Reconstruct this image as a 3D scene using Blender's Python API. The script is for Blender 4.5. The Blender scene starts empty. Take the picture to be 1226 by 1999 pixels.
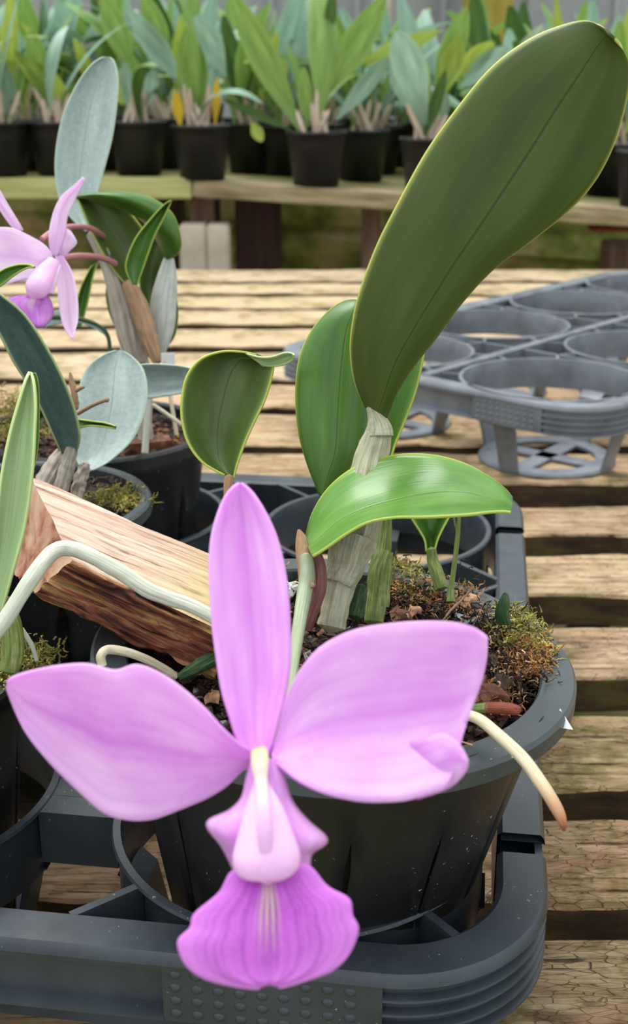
import bpy, bmesh, math, random
from mathutils import Vector, Matrix, noise
R = math.radians
random.seed(7)
sc = bpy.context.scene
COL = sc.collection
# ---------------------------------------------------------------- camera
FPX, PITCH, CAMZ = 2350.0, R(19.8), 0.347
cam_d = bpy.data.cameras.new('camera'); cam = bpy.data.objects.new('camera', cam_d); COL.objects.link(cam)
cam.location = (0, 0, CAMZ); cam.rotation_euler = (R(90) - PITCH, 0, 0)
cam_d.sensor_fit = 'VERTICAL'; cam_d.sensor_height = 36; cam_d.lens = 36 * FPX / 1999
cam_d.clip_start = 0.01; cam_d.clip_end = 60
cam_d.dof.use_dof = True; cam_d.dof.focus_distance = 0.43; cam_d.dof.aperture_fstop = 20
sc.camera = cam
# ---------------------------------------------------------------- light
w = bpy.data.worlds.new('world'); sc.world = w; w.use_nodes = True
nt = w.node_tree; bg = nt.nodes['Background']
tc = nt.nodes.new('ShaderNodeTexCoord'); sx = nt.nodes.new('ShaderNodeSeparateXYZ'); cr = nt.nodes.new('ShaderNodeValToRGB')
nt.links.new(tc.outputs['Generated'], sx.inputs[0]); nt.links.new(sx.outputs[2], cr.inputs[0]); nt.links.new(cr.outputs[0], bg.inputs[0])
cr.color_ramp.elements[0].position = 0.0; cr.color_ramp.elements[0].color = (0.46, 0.48, 0.47, 1)
cr.color_ramp.elements[1].position = 0.7; cr.color_ramp.elements[1].color = (0.93, 0.98, 1.0, 1)
bg.inputs[1].default_value = 1.0
sun_d = bpy.data.lights.new('sun', 'SUN'); sun = bpy.data.objects.new('sun', sun_d); COL.objects.link(sun)
sun_d.energy = 2.3; sun_d.angle = R(40); sun_d.color = (1, 0.985, 0.95); sun.rotation_euler = (R(-22), R(-14), 0)
sc.view_settings.view_transform = 'Standard'; sc.view_settings.look = 'None'
sc.view_settings.gamma = 1; sc.view_settings.use_curve_mapping = False
sc.view_settings.exposure = 0.70

# ---------------------------------------------------------------- placing: a depth along the lens axis, or a height, turns a measured spot into a point
SP, CP = math.sin(PITCH), math.cos(PITCH)
def ray(x, y):
    cx, cy = (x - 613) / FPX, (y - 1000) / FPX
    return Vector((cx, CP - cy * SP, -SP - cy * CP))
def P(x, y, d): return Vector((0, 0, CAMZ)) + ray(x, y) * d
def PZ(x, y, z):
    r = ray(x, y); return Vector((0, 0, CAMZ)) + r * ((z - CAMZ) / r.z)

# ---------------------------------------------------------------- materials
def lin(c):
    return tuple(((v / 255) / 12.92 if v / 255 <= .04045 else ((v / 255 + .055) / 1.055) ** 2.4) for v in c[:3]) + (1,)
class NM:
    def __init__(s, name, rough=.5, spec=.5):
        s.m = bpy.data.materials.new(name); s.m.use_nodes = True; s.t = s.m.node_tree
        s.b = s.t.nodes['Principled BSDF']; s.b.inputs['Roughness'].default_value = rough
        s.b.inputs['Specular IOR Level'].default_value = spec
    def n(s, typ, **kw):
        nd = s.t.nodes.new('ShaderNode' + typ)
        for k, v in kw.items(): setattr(nd, k, v)
        return nd
    def l(s, a, b): s.t.links.new(a, b)
    def coords(s, which='Object', scale=(1, 1, 1), loc=(0, 0, 0)):
        c = s.n('TexCoord'); mp = s.n('Mapping'); mp.inputs['Scale'].default_value = scale; mp.inputs['Location'].default_value = loc
        s.l(c.outputs[which], mp.inputs[0]); return mp.outputs[0]
    def noise(s, vec, scale=5, detail=6, rough=.6):
        nd = s.n('TexNoise'); nd.inputs['Scale'].default_value = scale; nd.inputs['Detail'].default_value = detail
        nd.inputs['Roughness'].default_value = rough; s.l(vec, nd.inputs['Vector']); return nd.outputs[0]
    def ramp(s, fac, stops):
        r = s.n('ValToRGB'); e = r.color_ramp.elements
        while len(e) < len(stops): e.new(.5)
        for i, (p, c) in enumerate(stops): e[i].position = p; e[i].color = lin(c) if len(c) == 3 else c
        s.l(fac, r.inputs[0]); return r.outputs[0]
    def mix(s, fac, a, b, mode='MIX'):
        m = s.n('MixRGB', blend_type=mode)
        for i, v in ((0, fac), (1, a), (2, b)):
            if hasattr(v, 'links'): s.l(v, m.inputs[i])
            elif i == 0: m.inputs[0].default_value = v
            else: m.inputs[i].default_value = lin(v)
        return m.outputs[0]
    def math(s, op, a, b=None):
        m = s.n('Math', operation=op)
        for i, v in ((0, a), (1, b)):
            if v is None: continue
            if hasattr(v, 'links'): s.l(v, m.inputs[i])
            else: m.inputs[i].default_value = v
        return m.outputs[0]
    def bump(s, h, strength=.3, dist=.001):
        b = s.n('Bump'); b.inputs['Strength'].default_value = strength; b.inputs['Distance'].default_value = dist
        s.l(h, b.inputs['Height']); s.l(b.outputs[0], s.b.inputs['Normal'])
    def color(s, c): s.l(c, s.b.inputs['Base Color']); s.c = c
    def translucent(s, amt, tint=None):
        out = [n for n in s.t.nodes if n.type == 'OUTPUT_MATERIAL'][0]
        tr = s.n('BsdfTranslucent'); mx = s.n('MixShader'); mx.inputs[0].default_value = amt
        c = s.c if tint is None else s.mix(.5, s.c, tint)
        s.l(c, tr.inputs[0]); s.l(s.b.outputs[0], mx.inputs[1]); s.l(tr.outputs[0], mx.inputs[2]); s.l(mx.outputs[0], out.inputs[0])
        return s.m

def simple(name, stops, scale=40, stretch=(1, 1, 1), rough=.6, bump=.3, bd=.001, spec=.4, detail=6, coord='Object'):
    a = NM(name, rough, spec); v = a.coords(coord, stretch); f = a.noise(v, scale, detail)
    a.color(a.ramp(f, stops)); a.bump(f, bump, bd); return a.m

def leaf_mat(name, dark, light, edge, mid, rough=.38, trans=.22, edge_w=.012, mottled=0, spec=.5, striate=.16, midw=.012):
    a = NM(name, rough, spec)
    uv = a.coords('UV'); sp = a.n('SeparateXYZ'); a.l(uv, sp.inputs[0]); u, v = sp.outputs[0], sp.outputs[1]
    d = a.math('ABSOLUTE', a.math('SUBTRACT', u, .5))
    big = a.noise(a.coords('UV', (2.2, 1.6, 1)), 1.6, 4, .5)
    c = a.ramp(big, [(.32, dark), (.68, light)])
    st = a.noise(a.coords('UV', (60, 1.2, 1)), 1.0, 3, .6)
    c = a.mix(striate, c, a.ramp(st, [(.3, tuple(x * .72 for x in dark)), (.7, tuple(min(255, x * 1.12) for x in light))]))
    if mottled:
        mo = a.noise(a.coords('Object'), 420, 6, .7)
        c = a.mix(mottled, c, a.ramp(mo, [(.38, tuple(x * .8 for x in dark)), (.62, tuple(min(255, x * 1.25) for x in light))]))
    halo = a.ramp(d, [(0, (1, 1, 1, 1)), (.09, (0, 0, 0, 1))]); c = a.mix(a.math('MULTIPLY', halo, .35), c, light)
    md = a.ramp(d, [(midw * .35, (1, 1, 1, 1)), (midw, (0, 0, 0, 1))]); c = a.mix(a.math('MULTIPLY', md, .75), c, mid)
    ed = a.ramp(d, [(.5 - edge_w * 3, (0, 0, 0, 1)), (.5 - edge_w, (.35, .35, .35, 1)), (.5 - edge_w * .6, (1, 1, 1, 1))]); c = a.mix(ed, c, edge)  # pale margin: backlight glowing through the thin leaf edge, painted into the colour
    a.color(c)
    h = a.math('ADD', a.math('MULTIPLY', st, .5), a.math('MULTIPLY', md, -1.2)); a.bump(h, .25, .0006)
    return a.translucent(trans)

def petal_mat(name, base, pale, vein, rough=.55, trans=.38, veins=14, cream=None, vs=.35, edge=None):
    a = NM(name, rough, .25)
    uv = a.coords('UV'); sp = a.n('SeparateXYZ'); a.l(uv, sp.inputs[0]); u, v = sp.outputs[0], sp.outputs[1]
    d = a.math('ABSOLUTE', a.math('SUBTRACT', u, .5))
    big = a.noise(a.coords('UV', (1.5, 1.5, 1)), 1.7, 4, .55); c = a.ramp(big, [(.35, base), (.62, pale)])
    vn = a.noise(a.coords('UV', (veins, 1.1, 1)), 1.0, 3, .55); vv = a.ramp(vn, [(.45, (0, 0, 0, 1)), (.66, (1, 1, 1, 1))])
    c = a.mix(a.math('MULTIPLY', vv, vs), c, vein)
    m = a.ramp(d, [(0, (1, 1, 1, 1)), (.10, (0, 0, 0, 1))]); c = a.mix(a.math('MULTIPLY', m, .40), c, vein)
    b0 = a.ramp(v, [(0, (1, 1, 1, 1)), (.22, (0, 0, 0, 1))]); c = a.mix(a.math('MULTIPLY', b0, .6), c, vein)
    if edge:
        ef = a.math('ADD', a.math('POWER', v, 2.2), a.math('MULTIPLY', a.math('POWER', a.math('MULTIPLY', d, 2), 3), .8)); c = a.mix(a.math('MULTIPLY', ef, .75), c, edge)
    if cream:
        cm = a.math('MULTIPLY', a.ramp(d, [(.035, (1, 1, 1, 1)), (.10, (0, 0, 0, 1))]), a.ramp(v, [(.22, (1, 1, 1, 1)), (.55, (0, 0, 0, 1))]))
        st = a.n('TexWave', wave_type='BANDS', bands_direction='X'); a.l(a.coords('UV'), st.inputs[0]); st.inputs['Scale'].default_value = 8
        c = a.mix(a.math('MULTIPLY', cm, a.ramp(st.outputs[0], [(.35, (.1, .1, .1, 1)), (.6, (1, 1, 1, 1))])), c, cream)
    cell = a.noise(a.coords('Object'), 2600, 2, .5); c = a.mix(.10, c, a.ramp(cell, [(.35, base), (.65, (255, 240, 255))]))
    a.color(c); a.bump(a.math('ADD', a.math('MULTIPLY', vn, .6), a.math('MULTIPLY', big, 2)), .35, .0008)
    a.b.inputs['Sheen Weight'].default_value = .15
    return a.translucent(trans)

def wood_slat():
    a = NM('weathered slat wood', .82, .2)
    o = a.n('ObjectInfo'); c0 = a.coords('Object')
    g = a.noise(a.coords('Object', (14, 190, 90)), 1.0, 9, .72)
    c = a.ramp(g, [(.25, (104, 84, 66)), (.40, (170, 146, 122)), (.56, (214, 194, 168)), (.75, (240, 228, 208))])
    mo = a.noise(c0, 11, 6, .65); mf = a.ramp(mo, [(.47, (0, 0, 0, 1)), (.60, (1, 1, 1, 1))])
    mo2 = a.noise(a.coords('Object', (1, 1, 1), (5, 2, 1)), 60, 5, .7)
    c = a.mix(a.math('MULTIPLY', mf, a.ramp(mo2, [(.35, (0, 0, 0, 1)), (.6, (.8, .8, .8, 1))])), c, (112, 108, 52))
    vd = a.n('TexVoronoi', feature='DISTANCE_TO_EDGE'); vd.inputs['Scale'].default_value = 1
    wv = a.noise(a.coords('Object'), 30, 4, .6); wc = a.n('VectorMath', operation='SCALE'); 
    vv = a.n('VectorMath', operation='ADD'); a.l(a.coords('Object', (90, 330, 60)), vv.inputs[0])
    nn = a.n('TexNoise'); nn.inputs['Scale'].default_value = 60; a.l(c0, nn.inputs['Vector']); a.l(nn.outputs[1], vv.inputs[1])
    a.l(vv.outputs[0], vd.inputs['Vector']); ck = a.ramp(vd.outputs[0], [(0, (0, 0, 0, 1)), (.035, (1, 1, 1, 1))])
    pm = a.ramp(a.noise(a.coords('Object', (1, 1, 1), (3, 9, 2)), 14, 3), [(.42, (0, 0, 0, 1)), (.6, (1, 1, 1, 1))])
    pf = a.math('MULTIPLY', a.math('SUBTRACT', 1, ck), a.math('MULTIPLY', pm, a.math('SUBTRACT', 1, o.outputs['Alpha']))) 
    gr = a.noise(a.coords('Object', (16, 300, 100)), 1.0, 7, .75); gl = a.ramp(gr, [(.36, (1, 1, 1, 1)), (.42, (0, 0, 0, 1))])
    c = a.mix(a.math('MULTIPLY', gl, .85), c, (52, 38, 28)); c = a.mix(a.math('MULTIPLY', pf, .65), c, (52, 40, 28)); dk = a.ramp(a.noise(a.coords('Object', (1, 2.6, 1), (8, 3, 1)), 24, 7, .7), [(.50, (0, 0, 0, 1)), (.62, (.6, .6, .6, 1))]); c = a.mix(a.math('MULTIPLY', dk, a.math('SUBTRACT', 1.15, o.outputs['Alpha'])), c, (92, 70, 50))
    pk = a.ramp(a.noise(a.coords('Object', (2, 9, 9)), 6, 4), [(.55, (0, 0, 0, 1)), (.7, (1, 1, 1, 1))]); c = a.mix(a.math('MULTIPLY', pk, .35), c, (190, 140, 118))
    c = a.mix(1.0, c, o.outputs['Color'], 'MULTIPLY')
    a.color(c); h = a.math('ADD', a.math('MULTIPLY', g, 1.0), a.math('SUBTRACT', a.math('MULTIPLY', pf, -1.6), gl)); a.bump(h, .9, .0035)
    return a.m

def plastic(name, c0, c1, rough=.36, dust=.5):
    a = NM(name, rough, .5); f = a.noise(a.coords('Object'), 25, 6, .65); c = a.ramp(f, [(.35, c0), (.7, c1)])
    s = a.noise(a.coords('Object', (1, 1, 1), (1, 4, 2)), 520, 2, .5); sf = a.ramp(s, [(.70, (0, 0, 0, 1)), (.75, (1, 1, 1, 1))])
    g = a.ramp(a.noise(a.coords('Object', (1, 1, 1), (7, 1, 3)), 38, 4), [(.5, (0, 0, 0, 1)), (.62, (1, 1, 1, 1))])
    c = a.mix(a.math('MULTIPLY', a.math('MULTIPLY', sf, g), dust), c, (205, 200, 190)); a.color(c)
    a.l(a.ramp(f, [(.3, (rough * .8,) * 3 + (1,)), (.7, (rough * 1.25,) * 3 + (1,))]), a.b.inputs['Roughness'])
    a.bump(a.noise(a.coords('Object'), 220, 3), .06, .0005); return a.m

def bulb_mat(name, stops, rough=.5, fib=42, trans=.08):
    a = NM(name, rough, .4); f = a.noise(a.coords('UV', (fib, 2.0, 1)), 1.0, 6, .65); c = a.ramp(f, stops)
    b = a.noise(a.coords('UV', (2, 5, 1)), 1.2, 4); c = a.mix(a.ramp(b, [(.45, (0, 0, 0, 1)), (.75, (.55, .55, .55, 1))]), c, stops[0][1])
    a.color(c); a.bump(f, .7, .0012); return a.translucent(trans)

M = {}
M['slat'] = wood_slat(); M['slat_side'] = simple('mossy slat side with painted shade', [(.3, (34, 24, 16)), (.5, (62, 44, 28)), (.7, (84, 74, 34))], 1, (20, 90, 90), .9, .8, .003)  # moss on the sides, with the shade of faces and gaps painted in
M['tray'] = plastic('grey tray plastic', (42, 49, 55), (60, 68, 75), .34)
M['tray_lit'] = plastic('top-lit grey tray plastic', (92, 98, 106), (124, 130, 138), .32)  # paler tray grey: light and sky sheen on the rails put into the colour
M['pot'] = plastic('black pot plastic', (15, 17, 19), (25, 27, 30), .42, .8)
M['rim'] = plastic('grey pot rim plastic', (52, 59, 62), (72, 79, 82), .34, 1)
M['backpot'] = plastic('black nursery pot plastic', (11, 12, 15), (19, 20, 23), .5, 0)
M['big_leaf'] = leaf_mat('big leaf underside', (52, 72, 20), (76, 96, 34), (196, 200, 104), (38, 52, 20), .42, .10, .010, 0, .4, .10)
M['leaf'] = leaf_mat('green leaf', (52, 96, 26), (90, 134, 46), (176, 192, 84), (44, 74, 30), .33, .2, .012)
M['leaf_top'] = leaf_mat('glossy light leaf', (78, 132, 46), (118, 166, 76), (172, 190, 80), (80, 128, 54), .24, .2, .014, striate=.15)
M['leaf_dull'] = leaf_mat('olive leaf', (62, 82, 30), (86, 110, 44), (180, 192, 80), (48, 62, 26), .45, .12, .012)
M['blue_leaf'] = leaf_mat('blue grey leaf', (138, 156, 152), (168, 184, 178), (176, 196, 176), (118, 138, 136), .45, .12, .01, .16, striate=.12)
M['slate_leaf'] = leaf_mat('slate green leaf', (66, 94, 86), (92, 118, 110), (176, 196, 140), (56, 80, 76), .42, .08, .014, .18, striate=.12)
M['pale_leaf'] = leaf_mat('pale sage leaf', (128, 156, 104), (158, 184, 130), (190, 208, 140), (110, 140, 92), .45, .2, .01, 0, striate=.2)
M['bg1'] = leaf_mat('distant leaf green', (98, 136, 58), (142, 176, 92), (150, 182, 98), (84, 120, 50), .5, .3, .01)
M['bg2'] = leaf_mat('distant leaf yellow green', (136, 160, 56), (176, 194, 92), (188, 200, 100), (150, 168, 70), .5, .3, .01)
M['bg3'] = leaf_mat('distant leaf blue green', (112, 150, 128), (160, 192, 172), (140, 176, 140), (100, 138, 116), .5, .3, .01)
M['bg4'] = leaf_mat('distant leaf dark', (48, 80, 34), (80, 114, 50), (96, 130, 60), (56, 84, 38), .5, .25, .01)
M['bgy'] = leaf_mat('yellowing leaf', (206, 176, 36), (226, 200, 70), (226, 200, 80), (206, 170, 40), .5, .3, .01)
M['petal'] = petal_mat('orchid petal', (238, 176, 244), (249, 212, 252), (218, 124, 230), vs=.25, trans=.45)
M['sepal'] = petal_mat('orchid sepal', (238, 170, 244), (249, 206, 252), (214, 112, 228), vs=.28, veins=8, trans=.45)
M['lobe'] = petal_mat('orchid side lobe', (224, 146, 232), (244, 198, 246), (200, 104, 214), vs=.3, veins=8)
M['lip'] = petal_mat('orchid lip', (214, 84, 226), (226, 116, 236), (160, 16, 182), vs=.8, veins=34, edge=(240, 160, 246), cream=(244, 228, 196), trans=.4)
M['pale_petal'] = petal_mat('pale petal', (248, 222, 250), (255, 244, 255), (232, 190, 236), vs=.25, trans=.45)
M['pale_lip'] = petal_mat('pale flower lip', (196, 110, 208), (220, 150, 226), (160, 60, 180), vs=.6, veins=12, cream=(250, 240, 220))
M['bulb_white'] = bulb_mat('papery pseudobulb', [(.25, (112, 114, 84)), (.45, (178, 178, 146)), (.7, (222, 220, 198))], .45, 40)
M['bulb_green'] = bulb_mat('green fibrous pseudobulb', [(.25, (64, 84, 34)), (.5, (122, 140, 66)), (.75, (190, 190, 140))], .5, 30)
M['bulb_dark'] = bulb_mat('dark green stem', [(.25, (18, 36, 16)), (.5, (44, 78, 36)), (.8, (100, 128, 70))], .4, 14)
M['bulb_purple'] = bulb_mat('purple young bulb', [(.25, (84, 46, 46)), (.5, (134, 84, 82)), (.8, (172, 124, 112))], .4, 16)
M['bulb_grey'] = bulb_mat('grey papery sheath', [(.25, (122, 112, 100)), (.5, (176, 166, 152)), (.8, (216, 208, 196))], .55, 26)
M['bulb_silver'] = bulb_mat('silvery sheath', [(.25, (150, 156, 148)), (.5, (196, 200, 192)), (.8, (226, 228, 222))], .45, 24)
M['bulb_pink'] = bulb_mat('pinkish sheath', [(.25, (128, 86, 70)), (.5, (172, 136, 104)), (.8, (198, 176, 130))], .5, 14)
M['stem'] = bulb_mat('flower stem green', [(.25, (134, 148, 116)), (.6, (166, 178, 148)), (.8, (182, 190, 164))], .45, 8)
M['stem_pink'] = bulb_mat('pink flower stem', [(.25, (176, 104, 112)), (.6, (206, 144, 148)), (.8, (216, 164, 160))], .45, 8)
M['column'] = bulb_mat('orchid column', [(.25, (240, 190, 240)), (.5, (246, 210, 242)), (.8, (250, 226, 246))], .5, 4, .4)
def cream_mat():
    a = NM('cream column ridge', .5, .3); sp = a.n('SeparateXYZ'); a.l(a.coords('UV'), sp.inputs[0])
    a.color(a.ramp(sp.outputs[1], [(0, (186, 176, 96)), (.06, (222, 208, 170)), (.45, (232, 212, 206)), (.8, (236, 196, 232)), (1, (240, 196, 236))])); return a.translucent(.35)
M['cream'] = cream_mat()
M['root'] = bulb_mat('white velamen root', [(.2, (170, 174, 152)), (.5, (204, 208, 190)), (.8, (224, 226, 212))], .7, 12)
M['root_cream'] = bulb_mat("cream root", [(.2, (200, 186, 152)), (.5, (216, 206, 176)), (.8, (228, 220, 196))], .65, 8)
M['root_brown'] = bulb_mat('brown root tip', [(.2, (128, 66, 40)), (.5, (168, 104, 70)), (.8, (196, 140, 100))], .45, 8)
def root_fade():
    a = NM('root fading to brown tip', .5, .4); sp = a.n('SeparateXYZ'); a.l(a.coords('UV'), sp.inputs[0]); f = a.noise(a.coords('UV', (8, 2, 1)), 1, 4)
    a.color(a.ramp(a.math('ADD', sp.outputs[1], a.math('MULTIPLY', a.math('SUBTRACT', f, .5), .4)), [(0, (212, 200, 168)), (.35, (196, 160, 122)), (.7, (168, 108, 72)), (.95, (126, 64, 40))])); a.bump(f, .4, .001); return a.m
M['root_fade'] = root_fade()
M['root_red'] = bulb_mat('reddish root tip', [(.2, (92, 40, 26)), (.5, (140, 68, 48)), (.8, (164, 90, 66))], .35, 8)
M['dry'] = simple('dry brown tissue', [(.3, (120, 80, 56)), (.6, (190, 150, 116)), (.8, (220, 196, 168))], 300, rough=.7)
M['bark'] = simple('bark chips', [(.3, (30, 22, 18)), (.5, (62, 44, 34)), (.66, (104, 78, 60)), (.85, (182, 158, 132))], 160, rough=.8, bump=.8, bd=.002)
M['bark_red'] = simple('red bark chips', [(.3, (58, 30, 22)), (.55, (112, 66, 46)), (.8, (176, 130, 98))], 160, rough=.75, bump=.8, bd=.002)
M['stone'] = simple('grey stone', [(.35, (84, 90, 92)), (.7, (150, 152, 150))], 150, rough=.6)
M['pale_stone'] = simple('pale perlite', [(.35, (160, 160, 156)), (.6, (222, 222, 218))], 240, rough=.7, bump=.6)
M['soil'] = simple('dark substrate', [(.3, (20, 15, 12)), (.6, (52, 37, 28)), (.8, (92, 70, 52))], 180, rough=.9, bump=1, bd=.003)
M['moss'] = simple('moss strands', [(.3, (70, 70, 26)), (.5, (134, 128, 58)), (.75, (186, 170, 96))], 90, rough=.8)
M['moss_brown'] = simple('brown sphagnum strands', [(.3, (92, 58, 32)), (.5, (156, 108, 62)), (.75, (200, 160, 104))], 90, rough=.8)
def log_top():
    a = NM('split wood face', .75, .25); f = a.noise(a.coords('Object', (16, 420, 420)), 1, 8, .7)
    c = a.ramp(f, [(.34, (96, 60, 46)), (.42, (176, 140, 118)), (.50, (206, 180, 160)), (.66, (226, 212, 196))])
    g2 = a.noise(a.coords('Object', (9, 150, 150)), 1, 4, .6); c = a.mix(a.ramp(g2, [(.52, (0, 0, 0, 1)), (.62, (.35, .35, .35, 1))]), c, (196, 138, 122))
    sp = a.n('SeparateXYZ'); a.l(a.coords('Object'), sp.inputs[0])
    yf = a.ramp(a.math('ADD', a.math('MULTIPLY', sp.outputs[0], 16), a.math('MULTIPLY', g2, .5)), [(.25, (0, 0, 0, 1)), (.75, (.5, .5, .5, 1))]); c = a.mix(yf, c, (196, 180, 104))
    a.color(c); a.bump(f, .8, .0025); return a.m
M['log_top'] = log_top()
M['log_side'] = simple('rough reddish bark side', [(.34, (22, 12, 8)), (.43, (92, 46, 32)), (.52, (144, 84, 60)), (.60, (176, 138, 88)), (.75, (96, 96, 40))], 1, (14, 300, 300), .8, 1, .004, detail=9)
M['log_end'] = simple('cut log end', [(.38, (120, 44, 24)), (.48, (170, 126, 98)), (.7, (196, 170, 144))], 38, rough=.75, bump=.4)
M['green_board'] = simple('greenish treated board', [(.3, (150, 150, 92)), (.6, (186, 184, 128)), (.8, (206, 204, 156))], 1, (6, 60, 60), .7, .4, .002)
M['grey_board'] = simple('weathered grey board', [(.3, (104, 92, 62)), (.5, (150, 136, 104)), (.75, (184, 172, 142))], 1, (9, 90, 90), .8, .6, .003)
M['mossy_board'] = simple('mossy bench board', [(.3, (84, 84, 40)), (.5, (126, 122, 72)), (.75, (164, 156, 108))], 1, (9, 60, 60), .8, .6, .003)
M['post_dark'] = simple('dark red post', [(.3, (40, 24, 20)), (.7, (70, 44, 36))], 1, (60, 60, 5), .8, .5, .003)
M['post_pink'] = simple('pinkish post', [(.3, (96, 70, 60)), (.7, (142, 112, 98))], 1, (60, 60, 6), .8, .5, .003)
M['concrete'] = simple('pale concrete block', [(.3, (176, 160, 140)), (.7, (212, 200, 184))], 12, rough=.85, bump=.3, bd=.002)
M['brick'] = simple('red brick block', [(.3, (120, 56, 36)), (.7, (164, 90, 62))], 20, rough=.85)
M['ground'] = simple('mossy ground', [(.36, (58, 66, 22)), (.48, (104, 108, 46)), (.58, (150, 130, 92)), (.75, (176, 158, 122))], 4, rough=.95, bump=1, bd=.02)
M['wall'] = simple('grey panel wall', [(.3, (148, 150, 154)), (.7, (176, 178, 182))], 1, (3, 3, .4), .7, .2, .002)
M['yellow_post'] = simple('yellow green post', [(.3, (146, 128, 44)), (.7, (176, 160, 78))], 1, (20, 20, 3), .7)
M['tag'] = simple('white plastic tag', [(.3, (220, 222, 222)), (.7, (236, 238, 238))], 40, rough=.35, bump=.02)

# ---------------------------------------------------------------- object helpers
def link(o, parent=None):
    COL.objects.link(o)
    if parent is not None:
        o.parent = parent; o.matrix_parent_inverse = parent.matrix_basis.inverted()
    return o
def tagp(o, label=None, cat=None, group=None, kind=None):
    for k, v in (('label', label), ('category', cat), ('group', group), ('kind', kind)):
        if v: o[k] = v
    return o
def empty(name, loc, label, cat, group=None):
    o = bpy.data.objects.new(name, None); o.empty_display_size = .02; o.location = loc; COL.objects.link(o); return tagp(o, label, cat, group)
def mesh_obj(name, verts, faces, m, parent=None, uvs=None, smooth=True, mats=None, fmat=None, sharp=True):
    me = bpy.data.meshes.new(name); me.from_pydata([tuple(v) for v in verts], [], faces)
    for mm in (mats or [m]): me.materials.append(mm)
    if fmat: me.polygons.foreach_set('material_index', fmat)
    if uvs:
        ul = me.uv_layers.new(name='UVMap')
        for lp in me.loops: ul.data[lp.index].uv = uvs[lp.vertex_index]
    if smooth: me.polygons.foreach_set('use_smooth', [True] * len(me.polygons))
    if smooth and sharp: me.set_sharp_from_angle(angle=R(32))
    me.update()
    return link(bpy.data.objects.new(name, me), parent)
def crom(pts, n):
    k = len(pts); out = []
    for i in range(n):
        t = i / (n - 1) * (k - 1); j = min(int(t), k - 2); f = t - j
        a = pts[max(j - 1, 0)]; b = pts[j]; c = pts[j + 1]; d = pts[min(j + 2, k - 1)]
        if isinstance(b, Vector):
            out.append(.5 * ((2 * b) + (c - a) * f + (2 * a - 5 * b + 4 * c - d) * f * f + (3 * b - a - 3 * c + d) * f ** 3))
        else:
            v = .5 * ((2 * b) + (c - a) * f + (2 * a - 5 * b + 4 * c - d) * f * f + (3 * b - a - 3 * c + d) * f ** 3); out.append(v)
    return out
def sheet(name, st, m, parent, d0=None, d1=None, cup=0.0, nu=14, nv=44, thick=.0007, label=None, wave=0, tilt=0.0, ripple=0):
    """st: rows (xl,yl,xr,yr[,mx,my]) from base to tip; depth runs d0->d1; cup>0 pushes the midline away; tilt adds to the right edge."""
    n = len(st); L, Mi, Rr = [], [], []
    for i, s in enumerate(st):
        t = i / (n - 1); d = d0(t) if callable(d0) else d0 + (d1 - d0) * t
        c = cup(t) if callable(cup) else cup * min(1, 4 * t + .2, 4 * (1 - t) + .15)
        ti = tilt(t) if callable(tilt) else tilt
        L.append(P(s[0], s[1], d - ti)); Rr.append(P(s[2], s[3], d + ti))
        mx, my = (s[4], s[5]) if len(s) > 4 else ((s[0] + s[2]) / 2, (s[1] + s[3]) / 2)
        Mi.append(P(mx, my, d + c))
    L, Mi, Rr = crom(L, nv), crom(Mi, nv), crom(Rr, nv)
    vs, uv = [], []
    for j in range(nv):
        for i in range(nu + 1):
            u = i / nu; a = (1 - u) * (1 - 2 * u); b = 4 * u * (1 - u); c = u * (2 * u - 1)
            p = L[j] * a + Mi[j] * b + Rr[j] * c
            if wave:
                e = (abs(u - .5) * 2) ** 1.5; q = p * 60
                p = p + Vector((0, -1, .3)) * (noise.noise(q) * wave * (.25 + e)) + Vector((0, -1, 0)) * wave * .25 * e * math.sin(j / nv * 13 + u * 4)
            if ripple: p = p + Vector((0, -1, .3)) * ripple * (j / nv) ** 1.5 * math.sin(u * 34 + 1.5 * noise.noise(p * 50))
            vs.append(p); uv.append((u, j / (nv - 1)))
    W = nu + 1; fs = [(j * W + i, j * W + i + 1, (j + 1) * W + i + 1, (j + 1) * W + i) for j in range(nv - 1) for i in range(nu)]
    o = mesh_obj(name, vs, fs, m, parent, uv)
    s = o.modifiers.new('s', 'SOLIDIFY'); s.thickness = thick; s.offset = 0
    if label: o['label'] = label
    return o
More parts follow.
